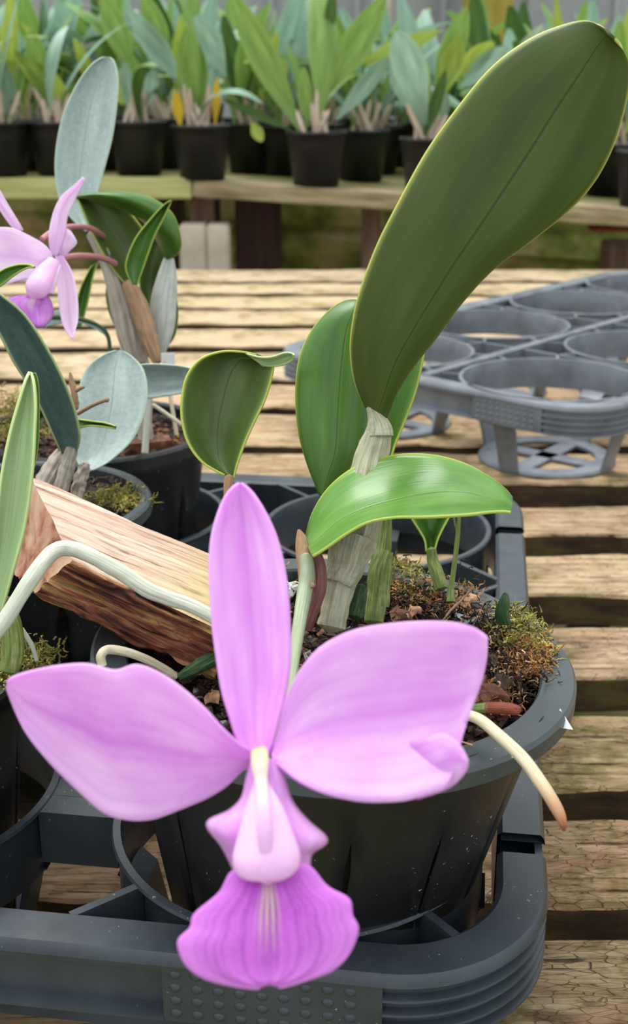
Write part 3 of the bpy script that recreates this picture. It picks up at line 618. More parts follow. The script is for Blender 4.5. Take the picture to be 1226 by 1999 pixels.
sheet('leaf', [(598, 1048, 611, 1087, 602, 1070), (610, 1004, 638, 1070, 625, 1052), (638, 957, 678, 1042, 664, 1018), (680, 920, 720, 1020, 708, 996), (732, 898, 772, 1011, 762, 980), (790, 887, 822, 1011, 820, 968), (850, 890, 872, 1009, 872, 962), (905, 905, 917, 1006, 914, 965), (950, 929, 955, 1001, 954, 975), (984, 954, 982, 1000, 985, 982), (999, 972, 997, 1001, 999, 990)],
      M['leaf_top'], orchid, .405, .395, .004, nu=20, nv=60, tilt=-.020, thick=.0009, label='glossy bright green leaf arching out to the right')
sheet('leaf', [(438, 928, 456, 936), (396, 904, 464, 906), (368, 868, 480, 862), (355, 825, 500, 818), (354, 780, 517, 783), (364, 735, 529, 745), (390, 702, 534, 720), (430, 687, 533, 709), (470, 687, 530, 704), (500, 693, 524, 702)], M['leaf_dull'], orchid, .45, .452, .010, nu=16, thick=.0008, label='small rounded dark green cupped leaf')
sheet('leaf_tip', [(480, 690, 514, 716), (505, 697, 530, 716), (530, 697, 548, 714), (555, 689, 565, 708), (570, 690, 573, 701), (574, 694, 574, 698)], M['pale_leaf'], orchid, .452, .44, .002, nu=8, nv=24, label='pale curled tip of the rounded leaf')
ptube('pseudobulb', [(447, 930, .45, 9), (446, 955, .45, 10), (448, 990, .45, 9), (455, 1060, .448, 9), (470, 1140, .444, 9), (500, 1215, .438, 9)], M['bulb_pink'], orchid, n=16, seg=30)
sheet('leaf', [(832, 1078, 848, 1080), (829, 1056, 854, 1056), (818, 1036, 864, 1034), (803, 1012, 878, 1008), (795, 985, 890, 980), (810, 960, 880, 955)], M['leaf'], orchid, .47, .475, .008, nu=12, nv=30)
# roots
ptube('root', [(880, 1392, .372, 10), (930, 1402, .362, 11), (975, 1437, .352, 12), (1020, 1480, .345, 13), (1050, 1520, .340, 13)], M['root_cream'], orchid, n=18, seg=40, cap=False, label='cream aerial root hanging over the rim at the right')
ptube('root_tip', [(1046, 1514, .3405, 13), (1070, 1550, .337, 13), (1090, 1585, .335, 12), (1099, 1608, .334, 8), (1101, 1622, .334, 3)], M['root_fade'], orchid, n=18, seg=30, label='brown root tip')
ptube('root', [(905, 1390, .385, 10), (930, 1384, .383, 10), (955, 1382, .381, 11)], M['bulb_green'], orchid, n=16, seg=20, cap=False)
ptube('root_tip', [(950, 1382, .3815, 11.5), (985, 1383, .379, 12), (1005, 1386, .378, 11), (1014, 1387, .378, 8)], M['root_red'], orchid, n=18, seg=24, label='red-brown root stub')
ptube('root', [(200, 1300, .40, 9), (198, 1280, .40, 9), (215, 1268, .402, 9), (262, 1278, .405, 9), (310, 1300, .41, 9), (345, 1322, .412, 7)], M['root_cream'], orchid, n=14, seg=40, rough=.2)
ptube('pseudobulb', [(350, 1322, .405, 8), (390, 1300, .405, 14), (440, 1272, .41, 14)], M['bulb_dark'], orchid, n=18, ridge=.08, rk=7)
ptube('straw', [(875, 1440, .353, 1.5), (922, 1455, .350, 1.5)], M['dry'], orchid, n=6, seg=8)

# flower
FD = .268
fl = bpy.data.objects.new('flower', None); fl.empty_display_size = .01; fl.location = P(512, 1475, FD); COL.objects.link(fl); fl.parent = orchid; fl.matrix_parent_inverse = orchid_mw.inverted()
fl['label'] = 'large purple-pink orchid flower with a magenta frilled lip'
class _W:   # parent helper: sub-parts written in world coordinates under the flower
    pass
def fsheet(*a, **k):
    o = sheet(*a, **k); o.parent = fl; o.matrix_parent_inverse = (orchid_mw @ orchid_mw.inverted() @ Matrix.Translation(fl.location)).inverted(); return o
def ftube(*a, **k):
    o = ptube(*a, **k); o.parent = fl; o.matrix_parent_inverse = Matrix.Translation(fl.location).inverted(); return o
fsheet('dorsal_sepal', [(490, 1478, 522, 1478), (464, 1445, 535, 1442), (449, 1400, 546, 1400), (434, 1350, 558, 1350), (424, 1290, 566, 1290), (416, 1230, 566, 1230), (411, 1165, 562, 1160), (409, 1105, 554, 1105), (413, 1050, 540, 1050), (425, 1005, 520, 1005), (440, 970, 497, 968), (458, 949, 480, 950), (468, 944, 470, 944)], M['sepal'], None, .270, .292, .005, nu=16, nv=60)
fsheet('petal', [(496, 1470, 494, 1492), (470, 1455, 472, 1507), (432, 1420, 446, 1533), (402, 1387, 400, 1560), (356, 1347, 345, 1584), (312, 1317, 298, 1600), (266, 1299, 248, 1601), (225, 1308, 200, 1587), (172, 1296, 150, 1545), (120, 1301, 102, 1497), (62, 1313, 50, 1428), (25, 1324, 19, 1358), (14, 1333, 14, 1340)],
       M['petal'], None, lambda t: .269 - .004 * math.sin(t * 3.1) + .010 * t * t, None, .004, nu=20, nv=64, wave=.0016, tilt=.005)
fsheet('petal', [(530, 1470, 535, 1492), (542, 1440, 550, 1502), (555, 1375, 575, 1520), (582, 1315, 610, 1537), (625, 1263, 660, 1554), (690, 1230, 720, 1567), (765, 1216, 785, 1565), (830, 1211, 840, 1550), (885, 1214, 870, 1538, 886, 1375), (918, 1223, 886, 1500, 910, 1360), (936, 1233, 888, 1465, 925, 1350), (949, 1243, 880, 1440, 934, 1345)],
       M['petal'], None, lambda t: .267 - .006 * math.sin(t * 3.1) + .004 * t * t, None, .004, nu=20, nv=64, wave=.0016, tilt=-.005)
fsheet('petal_fold', [(800, 1450, 815, 1561), (838, 1437, 850, 1549), (866, 1432, 880, 1536), (890, 1447, 898, 1520), (905, 1468, 908, 1506), (913, 1487, 912, 1494)], M['petal'], None, .264, .261, -.001, nu=10, nv=30)
fsheet('side_lobe', [(492, 1482, 514, 1482), (482, 1520, 520, 1525), (472, 1560, 525, 1575), (447, 1585, 528, 1610), (405, 1606, 528, 1650), (432, 1648, 528, 1680), (448, 1680, 528, 1705), (458, 1702, 528, 1712)], M['lobe'], None, .262, .252, -.004, nu=12, nv=40, wave=.0008, tilt=-.003)
fsheet('side_lobe', [(510, 1482, 540, 1484), (512, 1525, 553, 1518), (518, 1575, 570, 1565), (520, 1610, 600, 1602), (522, 1650, 638, 1640), (524, 1680, 608, 1664), (524, 1705, 603, 1690), (524, 1712, 592, 1704)], M['lobe'], None, .262, .252, -.004, nu=12, nv=40, wave=.0008, tilt=.003)
ftube('throat', [(508, 1490, .258, 10), (510, 1530, .256, 16), (514, 1580, .252, 38), (518, 1630, .249, 55), (520, 1670, .247, 66), (521, 1698, .246, 62), (522, 1714, .246, 42), (522, 1721, .246, 16)], M['column'], None, n=32, seg=50, flat=.5)
ftube('column', [(505, 1463, .2600, 16), (507, 1482, .2575, 18), (508, 1500, .2555, 16), (510, 1530, .2530, 12), (513, 1570, .2475, 13), (516, 1620, .2448, 15), (519, 1680, .2440, 12)], M['cream'], None, n=20, seg=40, flat=.35, label='cream column')
fsheet('lip', [(492, 1700, 556, 1700, 524, 1700), (452, 1700, 602, 1690, 524, 1722), (428, 1742, 640, 1730, 524, 1748), (380, 1784, 682, 1754, 524, 1785), (371, 1812, 688, 1786, 524, 1815), (347, 1838, 700, 1816, 524, 1850), (362, 1882, 682, 1862, 524, 1885), (400, 1911, 650, 1893, 524, 1905), (450, 1926, 600, 1912, 525, 1916), (488, 1931, 555, 1926, 525, 1920), (505, 1930, 545, 1927, 525, 1921)], M['lip'], None, lambda t: .250 - .006 * math.sin(t * 1.6), None, -.002, nu=56, nv=60, wave=.0006, ripple=.00025, thick=.0006)

# ================================================================ PLANT 2 (pale flower, behind on the left)
h = t1(1, 2); c2 = Vector((-.138, .738, 0))
o2 = empty('potted_orchid', (c2.x, c2.y, .0), 'orchid with pale pink flower and blue-green leaves in a dark pot at the back left', 'orchid')
slotted_pot(o2, .070, .052, .138, .006, 12, 'pot', wide=(8, 9), soil_drop=.012)
chips(o2, .060, .138 - .010, 500, 21, ('bark', 'bark', 'bark_red'), (.002, .007))
moss(o2, [(PZ(300, 870, .13), .02)], 160, 22, 'moss_brown')
o = box('bark_piece', PZ(290, 868, .134), (.03, .014, .010), M['bark_red'], o2, .3, 0, 3, .003); o['label'] = 'orange-brown bark piece'
def D2(t): return .76
sheet('leaf', [(168, 452, 180, 450), (150, 438, 178, 425), (120, 400, 190, 378), (108, 345, 205, 325), (110, 285, 220, 265), (124, 222, 229, 200), (150, 165, 231, 155), (178, 127, 224, 122), (200, 112, 214, 112)], M['blue_leaf'], o2, .76, .78, .008, label='tall pale blue-green upright leaf')
sheet('leaf', [(250, 562, 268, 556, 260, 560), (215, 520, 285, 470), (182, 462, 262, 425), (164, 420, 232, 400), (152, 392, 190, 385), (146, 388, 160, 384)], M['leaf_dull'], o2, .73, .72, .01, label='broad folded olive leaf')
sheet('leaf', [(325, 512, 330, 508), (306, 470, 350, 492), (288, 442, 353, 465), (268, 425, 338, 420), (235, 408, 305, 392), (200, 396, 258, 377), (165, 387, 205, 375), (146, 385, 155, 382)], M['leaf'], o2, .74, .70, -.01, label='arching green leaf folded over')
sheet('leaf', [(258, 556, 268, 556), (245, 520, 284, 512), (262, 470, 302, 462), (292, 430, 320, 426), (318, 402, 332, 400), (333, 392, 335, 392)], M['leaf'], o2, .70, .69, .004)
sheet('leaf', [(285, 610, 305, 612), (272, 560, 318, 560), (275, 510, 330, 515), (290, 460, 345, 470), (315, 440, 345, 445)], M['leaf_dull'], o2, .76, .76, .01)
sheet('leaf', [(305, 690, 312, 692), (325, 670, 340, 660), (338, 630, 348, 620), (338, 590, 346, 585)], M['leaf_dull'], o2, .76, .76, .0)
sheet('leaf', [(225, 640, 238, 650), (212, 610, 226, 620), (206, 575, 222, 575), (210, 550, 225, 550)], M['leaf_dull'], o2, .77, .77, .0)
sheet('leaf', [(145, 640, 158, 640), (148, 600, 172, 590), (158, 560, 182, 540), (178, 520, 192, 512)], M['leaf'], o2, .78, .78, .004)
ptube('leaf_stalk', [(100, 620, .77, 5), (150, 622, .77, 5), (190, 635, .77, 4), (210, 655, .77, 4), (215, 690, .77, 4)], M['bulb_dark'], o2, n=10)
sheet('leaf', [(88, 640, 92, 612), (120, 632, 120, 606), (160, 632, 160, 622), (200, 652, 205, 642), (212, 668, 214, 662)], M['blue_leaf'], o2, .77, .77, .0)
ptube('pseudobulb', [(180, 455, .735, 12), (205, 500, .735, 15), (222, 550, .735, 17), (240, 610, .735, 21), (252, 660, .735, 20), (268, 712, .735, 13)], M['bulb_grey'], o2, ridge=.06, n=28, rough=.2)
ptube('pseudobulb', [(250, 552, .725, 12), (268, 590, .725, 18), (285, 640, .725, 17), (298, 680, .725, 14), (308, 708, .725, 9)], M['bulb_pink'], o2, ridge=.05, n=24, rough=.15)
ptube('pseudobulb', [(330, 505, .74, 10), (326, 545, .74, 20), (320, 590, .74, 25), (317, 640, .74, 23), (312, 690, .74, 11)], M['bulb_silver'], o2, ridge=.03, n=28)
ptube('pseudobulb', [(260, 640, .745, 22), (262, 690, .745, 26), (275, 740, .745, 20), (280, 800, .745, 16), (285, 860, .745, 14)], M['bulb_grey'], o2, ridge=.08, n=24, rough=.25)
ptube('root', [(290, 770, .70, 6), (286, 830, .70, 6), (283, 885, .70, 7)], M['root'], o2, n=12)
ptube('root', [(298, 790, .71, 4), (330, 812, .71, 4), (355, 830, .71, 4)], M['root_cream'], o2, n=10)
ptube('root', [(320, 700, .72, 5), (330, 760, .72, 4), (345, 850, .72, 4)], M['root_cream'], o2, n=10)
ptube('flower_stem', [(82, 468, .66, 6), (105, 452, .67, 6), (140, 443, .69, 5.5), (175, 446, .71, 5.5), (203, 462, .73, 5)], M['stem_pink'], o2, n=12)
ptube('flower_stem', [(120, 505, .68, 7), (155, 500, .69, 6), (195, 503, .71, 6), (225, 515, .725, 6)], M['stem_pink'], o2, n=12)
f2 = bpy.data.objects.new('flower', None); f2.location = P(100, 500, .66); COL.objects.link(f2); f2.parent = o2; f2.matrix_parent_inverse = Matrix.Translation(o2.location).inverted(); f2['label'] = 'pale pink orchid flower seen from the side'
def g2(o): o.parent = f2; o.matrix_parent_inverse = Matrix.Translation(f2.location).inverted(); return o
g2(sheet('petal', [(30, 452, 45, 450), (10, 425, 38, 438), (-20, 380, 15, 400), (-40, 350, -5, 365)], M['pale_petal'], None, .65, .64, .004))
g2(sheet('sepal', [(100, 500, 112, 500), (96, 460, 126, 455), (105, 415, 132, 420), (120, 385, 145, 392), (142, 365, 155, 370), (162, 347, 165, 350)], M['pale_petal'], None, .66, .65, .004))
g2(sheet('petal', [(108, 515, 100, 535), (92, 485, 80, 540), (60, 462, 40, 548), (20, 446, 0, 556), (-30, 445, -50, 550)], M['pale_petal'], None, .65, .63, .005, wave=.003))
g2(sheet('sepal', [(108, 500, 122, 500), (112, 540, 140, 532), (115, 590, 150, 575), (122, 630, 152, 620), (135, 655, 146, 645), (141, 662, 142, 660)], M['pale_petal'], None, .66, .64, .004))
g2(sheet('petal', [(118, 505, 128, 500), (115, 480, 135, 490), (118, 462, 146, 480), (125, 448, 149, 472), (128, 445, 138, 452)], M['pale_petal'], None, .665, .66, -.003))
g2(ptube('throat', [(105, 510, .64, 12), (88, 535, .635, 20), (74, 560, .63, 24), (66, 574, .63, 18), (62, 582, .63, 6)], M['column'], None, n=20, flat=.7))
g2(sheet('side_lobe', [(120, 520, 85, 505), (112, 548, 60, 535), (105, 575, 48, 560)], M['pale_petal'], None, .65, .64, -.004))
g2(sheet('lip', [(52, 578, 88, 575), (30, 580, 100, 590), (12, 590, 104, 608), (30, 612, 98, 625), (55, 630, 85, 638), (66, 640, 72, 641)], M['pale_lip'], None, .635, .625, -.004, wave=.003))
tg = box('plant_tag', P(328, 706, .72), (.008, .0012, .010), M['tag'], None, .2); tagp(tg, 'small white tag stuck in the back left pot', 'tag')

# ================================================================ PLANT 3 (slate leaves, left middle)
c3 = Vector((-.150, .575, 0))
o3 = empty('potted_orchid', (c3.x, c3.y, 0), 'orchid with slate-green leaves in a mossy pot at the left, behind the split log', 'orchid')
slotted_pot(o3, .0640, .050, .146, .006, 12, 'rim', wide=(9, 10), soil_drop=.006)
chips(o3, .058, .141, 500, 31, ('bark', 'soil'), (.002, .006))
moss(o3, [(PZ(245, 985, .142), .018), (PZ(215, 975, .142), .014)], 500, 32, 'moss', .010)
moss(o3, [(PZ(20, 800, .145), .03), (PZ(20, 850, .145), .03)], 700, 33, 'moss', .012)
sheet('leaf', [(120, 886, 150, 884, 138, 888), (100, 842, 156, 852), (76, 790, 146, 800), (52, 748, 124, 742), (25, 705, 92, 680), (0, 655, 50, 617), (-30, 610, 5, 578), (-70, 570, -40, 545)], M['slate_leaf'], o3, .56, .50, .006, nu=18, thick=.001, label='long dark slate-green arching leaf')
sheet('leaf', [(118, 888, 140, 888), (98, 840, 110, 830), (80, 790, 92, 780), (66, 755, 84, 765)], M['leaf_dull'], o3, .563, .56, .0)
sheet('leaf', [(172, 922, 182, 918, 176, 920), (150, 900, 215, 900), (148, 860, 258, 860), (150, 800, 282, 808), (155, 755, 288, 760), (170, 718, 280, 722), (200, 694, 262, 700), (226, 684, 242, 686)], M['blue_leaf'], o3, .61, .64, .006, nu=18, label='round mottled blue-grey leaf')
sheet('leaf', [(255, 714, 258, 778), (290, 711, 292, 778), (325, 712, 325, 773), (355, 715, 355, 768), (385, 722, 385, 760)], M['blue_leaf'], o3, .66, .65, .008, label='blue-grey leaf lying sideways')
sheet('leaf', [(152, 818, 152, 838), (175, 822, 172, 832), (205, 826, 202, 834), (226, 832, 226, 838)], M['leaf'], o3, .58, .57, .003, nu=8, nv=20)
sheet('leaf', [(-30, 560, -30, 575), (0, 530, 0, 560), (30, 518, 28, 538), (55, 517, 52, 524), (67, 521, 67, 523)], M['leaf'], o3, .52, .50, .003, nu=8, nv=20)
ptube('pseudobulb', [(130, 868, .565, 9), (112, 900, .565, 16), (92, 935, .563, 18), (72, 975, .56, 16)], M['bulb_grey'], o3, ridge=.07, n=24, rough=.2)
ptube('pseudobulb', [(140, 875, .56, 12), (132, 910, .56, 15), (120, 950, .56, 14), (110, 990, .56, 12)], M['bulb_grey'], o3, ridge=.07, n=24, rough=.2)
ptube('pseudobulb', [(168, 905, .575, 9), (160, 930, .575, 13), (152, 955, .574, 13), (150, 985, .573, 10)], M['bulb_grey'], o3, ridge=.09, rk=7, n=24, rough=.3)
ptube('dry_sheath', [(137, 728, .57, 2), (142, 755, .57, 6), (148, 785, .57, 6), (150, 800, .57, 3)], M['bulb_pink'], o3, n=12, rough=.3)
ptube('dry_sheath', [(146, 765, .57, 4), (158, 758, .568, 4), (165, 756, .567, 2)], M['bulb_pink'], o3, n=10, seg=14)
ptube('dry_stem', [(152, 808, .56, 4), (180, 792, .555, 4), (205, 782, .55, 4), (210, 782, .55, 5)], M['bulb_pink'], o3, n=12, seg=20)

# ================================================================ PLANT 4 (front left, cropped)
c4 = Vector((-.176, .412, 0))
o4 = empty('potted_orchid', (c4.x, c4.y, 0), 'orchid with a pale sage leaf in a mossy pot cropped by the left edge', 'orchid')
slotted_pot(o4, .064, .050, .136, .006, 12, 'pot', wide=(10, 11), soil_drop=.006)
chips(o4, .057, .130, 500, 41, ('bark', 'soil'), (.002, .006))
moss(o4, [(PZ(30, 1285, .136), .014), (PZ(70, 1290, .136), .012), (PZ(5, 1320, .136), .014)], 700, 42, 'moss', .009)
sheet('leaf', [(-30, 1215, 2, 1200), (-20, 1120, 30, 1100), (-8, 1020, 50, 1020), (2, 930, 64, 920), (18, 850, 68, 850), (36, 785, 70, 790), (50, 742, 66, 745), (58, 726, 60, 727)], M['pale_leaf'], o4, .405, .43, .004, nu=16, thick=.0011, label='pale sage green upright leaf')
sheet('leaf_fold', [(52, 960, 63, 930), (66, 900, 74, 880), (70, 820, 77, 815), (66, 760, 76, 752), (58, 728, 70, 728)], M['leaf'], o4, .432, .432, .0, nu=6, nv=20)
ptube('pseudobulb', [(8, 1170, .41, 14), (22, 1220, .41, 20), (25, 1270, .41, 22), (18, 1310, .41, 18)], M['bulb_green'], o4, ridge=.05, n=24)
ptube('root', [(-60, 1290, .385, 14.5), (0, 1225, .388, 15.5), (55, 1140, .392, 15.5), (90, 1092, .398, 15.5), (118, 1072, .402, 15.5), (150, 1074, .403, 15.5), (190, 1092, .402, 15.5), (240, 1120, .401, 15.5), (285, 1150, .400, 15.5), (330, 1168, .399, 14.5), (375, 1184, .398, 14), (420, 1208, .397, 14), (450, 1230, .398, 9)], M['root'], o4, n=22, seg=110, rough=.12, label='thick white aerial root running over the split log')
ptube('root', [(42, 1228, .42, 5), (62, 1260, .42, 5), (72, 1290, .42, 4)], M['root'], o4, n=10)

# ================================================================ SPLIT LOG
def log():
    # end frames: TB, TF, BF, BB
    Lc = [P(62, 933, .470), P(138, 1093, .415), P(68, 1160, .42), P(28, 1118, .475)]
    Rc = [P(448, 1098, .445), P(448, 1240, .402), P(415, 1325, .412), P(450, 1250, .455)]
    nl, ns = 90, 14; vs, fs, fm = [], [], []
    for i in range(nl + 1):
        t = i / nl; fr = [Lc[k].lerp(Rc[k], t) for k in range(4)]
        for k in range(4):
            a, b = fr[k], fr[(k + 1) % 4]
            for j in range(ns):
                s_ = j / ns; p = a.lerp(b, s_); rough = .0007 if k == 0 else .0024
                ph = k * 7 + s_ * 14
                d = noise.fractal(Vector((t * 2.5, ph * 2.2, 0)), 1, 2.1, 5) * rough * 2 + (noise.noise(Vector((t * 2.5, ph * 2, 5))) * rough if k else 0)
                nrm = (p - sum(fr, Vector()) / 4).normalized(); vs.append(p + nrm * d + (Vector((noise.noise(Vector((ph * 3, 1, 1))) * .0025, 0, 0)) if i == 0 else Vector()))
    K = 4 * ns
    for i in range(nl):
        for j in range(K): fs.append((i * K + j, i * K + (j + 1) % K, (i + 1) * K + (j + 1) % K, (i + 1) * K + j)); fm.append(0 if j < ns else 1)
    for (i0, rev) in ((0, 0), (nl, 1)):
        idx = [i0 * K + j for j in range(K)]; cc = sum((vs[q] for q in idx), Vector()) / K; rings = [idx]
        for f in (.75, .5, .25):
            ids = []
            for q in idx: p = cc.lerp(vs[q], f); vs.append(p + Vector((.0014 * noise.noise(p * 260), 0, 0))); ids.append(len(vs) - 1)
            rings.append(ids)
        vs.append(cc)
        for a, b in zip(rings, rings[1:]):
            for j in range(K): fs.append((a[j], b[j], b[(j + 1) % K], a[(j + 1) % K])); fm.append(2)
        for j in range(K): fs.append((rings[-1][j], len(vs) - 1, rings[-1][(j + 1) % K])); fm.append(2)
    # local frame: x along the log so the grain follows it
    ax = ((Rc[0] + Rc[1] + Rc[2] + Rc[3]) - (Lc[0] + Lc[1] + Lc[2] + Lc[3])).normalized(); up = Vector((0, 0, 1)); ay = up.cross(ax).normalized(); az = ax.cross(ay)
    org = sum(Lc + Rc, Vector()) / 8; m3 = Matrix((ax, ay, az)).transposed()
    inv = m3.inverted(); o = mesh_obj('split_log', [inv @ (v - org) for v in vs], fs, None, None, mats=[M['log_top'], M['log_side'], M['log_end']], fmat=fm, smooth=True)
    o.matrix_world = Matrix.Translation(org) @ m3.to_4x4(); return tagp(o, 'split wooden log with pale top face and rough red-brown side, leaning on the front pot', 'log')
log()
# white tag corner behind the main pot
tp = [P(1066, 1414, .402), P(1094, 1384, .402), P(1119, 1425, .395), P(1084, 1419, .397)]
vs = [v for v in tp] + [v + Vector((0, .0008, -.0006)) for v in tp]
tgo = mesh_obj('plant_tag', vs, [(0, 3, 2, 1), (4, 5, 6, 7), (0, 1, 5, 4), (1, 2, 6, 5), (2, 3, 7, 6), (3, 0, 4, 7)], M['tag'], smooth=False); tagp(tgo, 'white pointed tag corner poking out under the right of the grey pot rim', 'tag')
lf = lathe('dried_leaf', [(.0001, .0012), (.004, .0016), (.0078, .0008), (.0076, 0), (.0001, 0)], M['bulb_purple'], None, 20); lf.location = PZ(155, 1652, .001); lf.scale = (1, .8, 1); tagp(lf, 'small round dried brown leaf lying on a slat between the tray rings', 'leaf')

# ================================================================ BACK BENCHES
BZ = .155
lbench = empty('bench', (-.8, 2.6, BZ), 'back bench at the left with a pale greenish front board', 'bench')
e0 = P(-300, 345, 2.46); e1 = P(374, 348, 2.46)
def board(name, a, b, dep, th, m, parent, bev=.003):
    """a plank whose top front edge runs a->b"""
    d = b - a; L = d.length; ang = math.atan2(d.y, d.x); sl = math.asin(d.z / L)
    o = box(name, (0, 0, 0), (L, dep, th), m, None, 0, bev)
    q = Matrix.Rotation(ang, 4, 'Z') @ Matrix.Rotation(-sl, 4, 'Y')
    mid = (a + b) / 2 + q.to_3x3() @ Vector((0, dep / 2, -th / 2)); o.matrix_basis = Matrix.Translation(mid) @ q
    if parent: o.parent = parent; o.matrix_parent_inverse = parent.matrix_basis.inverted()
    return o
e0.z = e1.z
board('front_board', e0, e1, .045, .042, M['green_board'], lbench)['label'] = 'pale yellow-green front board'
for k in range(16): board('slat', e0 + Vector((0, .06 + k * .14, -.002)), e1 + Vector((0, .06 + k * .14, -.002)), .11, .022, M['mossy_board'], lbench)
for (x, y) in ((-1.4, 2.9), (-1.4, 3.9), (-.45, 3.9)): box('leg', (x, y, -.3), (.08, .08, .85), M['post_dark'], lbench)
rbench = empty('bench', (.5, 2.6, BZ), 'back bench at the right with a weathered grey-brown front board', 'bench')
r0 = P(376, 353, 2.455); r1 = P(1500, 428, 2.25)
board('front_board', r0, r1, .11, .032, M['grey_board'], rbench)
for k in range(1, 16): board('slat', r0 + Vector((0, k * .14, -.001)), r1 + Vector((0, k * .14, -.001)), .11, .024, M['mossy_board'], rbench)
def post(x0, x1, ytop, d, m, name='leg', parent=rbench, bot=-.75):
    a = P(x0, ytop, d); b = P(x1, ytop, d); h_ = a.z - bot; return box(name, ((a.x + b.x) / 2, a.y, bot + h_ / 2), (b.x - a.x, .07, h_), M[m], parent, 0, .004)
post(460, 548, 380, 2.62, 'post_dark'); post(707, 741, 395, 2.55, 'post_pink'); post(1180, 1300, 470, 2.6, 'post_pink'); post(372, 420, 385, 2.60, 'post_pink'); post(420, 428, 385, 2.60, 'post_dark')
o = post(352, 404, 437, 2.50, 'concrete', 'support_block'); o['label'] = 'pale concrete support block'; post(405, 449, 437, 2.50, 'concrete', 'support_block'); post(1150, 1240, 443, 2.5, 'brick', 'support_block', bot=.05)
# low kerb of mossy earth behind
for _ in (0,):
    o = box('trim_4', (0, 5.3, -.36), (9, 1.0, .78), M['ground'], None, 0, 0, 8, .08); o['kind'] = 'structure'

# distant plants: one pot, leaves from shared shapes
def strap(name, wd, bend, m, thick=.0012, seg=12, L=1.0):
    vs, uv, fs = [], [], []; n = 4
    for j in range(seg + 1):
        t = j / seg; wv = wd * (math.sin(math.pi * min(1, (t * .92 + .05))) ** .7) * .5 * (.45 + .55 * min(1, t * 2.2)); a = bend * t
        z = (math.sin(a) / bend if bend else t) * L; y = -((1 - math.cos(a)) / bend if bend else 0) * L
        for i in range(n + 1):
            u = i / n; q = (u - .5) * 2; vs.append((q * wv, y + .25 * wv * q * q * -1 * math.cos(a), z)); uv.append((u, t))
    for j in range(seg):
        for i in range(n): fs.append((j * 5 + i, j * 5 + i + 1, (j + 1) * 5 + i + 1, (j + 1) * 5 + i))
    me = bpy.data.meshes.new(name); me.from_pydata(vs, [], fs); me.materials.append(m); ul = me.uv_layers.new()
    for lp in me.loops: ul.data[lp.index].uv = uv[lp.vertex_index]
    me.polygons.foreach_set('use_smooth', [True] * len(me.polygons)); return me
straps = [strap('leaf', w_, b_, M[m_]) for m_ in ('bg1', 'bg1', 'bg3', 'bg3', 'bg2', 'bg4') for (w_, b_) in ((.19, .35), (.22, .9), (.14, 1.5), (.15, 2.1))]
yel = strap('leaf', .16, .3, M['bgy'])
prof = [(.046, 0), (.056, .080), (.058, .082), (.0585, .100), (.0625, .101), (.0625, .107), (.058, .107), (.057, .098)]
def lathe_me(prof, m, n=28):
    vs = [(r_ * math.cos(2 * math.pi * i / n), r_ * math.sin(2 * math.pi * i / n), z) for (r_, z) in prof for i in range(n)]
    fs = [(j * n + i, j * n + (i + 1) % n, (j + 1) * n + (i + 1) % n, (j + 1) * n + i) for j in range(len(prof) - 1) for i in range(n)]
    me = bpy.data.meshes.new('pot'); me.from_pydata(vs, [], fs); me.materials.append(m); me.polygons.foreach_set('use_smooth', [True] * len(me.polygons)); return me
pot_me = lathe_me([(.0001, 0)] + prof, M['backpot']); soil_me = lathe_me([(.0001, .102), (.03, .104), (.0565, .100)], M['bark_red'], 18)
cane_me = bpy.data.meshes.new('cane'); 
vs = [(.5 * r_ * math.cos(a * math.pi / 3), .5 * r_ * math.sin(a * math.pi / 3), z) for (r_, z) in ((.7, 0), (1, .4), (.8, .8), (.3, 1)) for a in range(6)]
cane_me.from_pydata(vs, [], [(j * 6 + i, j * 6 + (i + 1) % 6, (j + 1) * 6 + (i + 1) % 6, (j + 1) * 6 + i) for j in range(3) for i in range(6)])
M['cane'] = simple('dry cane', [(.3, (176, 150, 130)), (.7, (226, 214, 198))], 90, rough=.7); cane_me.materials.append(M['cane'])
def inst(me, parent, loc, rot, scale, name, label=None):
    o = bpy.data.objects.new(name, me); o.location = loc; o.rotation_euler = rot; o.scale = scale if hasattr(scale, '__len__') else (scale,) * 3; COL.objects.link(o); o.parent = parent
    if label: o['label'] = label
    return o
rb = random.Random(99)
def bench_z(x, y):
    if x < r0.x: return e1.z
    t = (x - r0.x) / (r1.x - r0.x); return r0.z + (r1.z - r0.z) * t
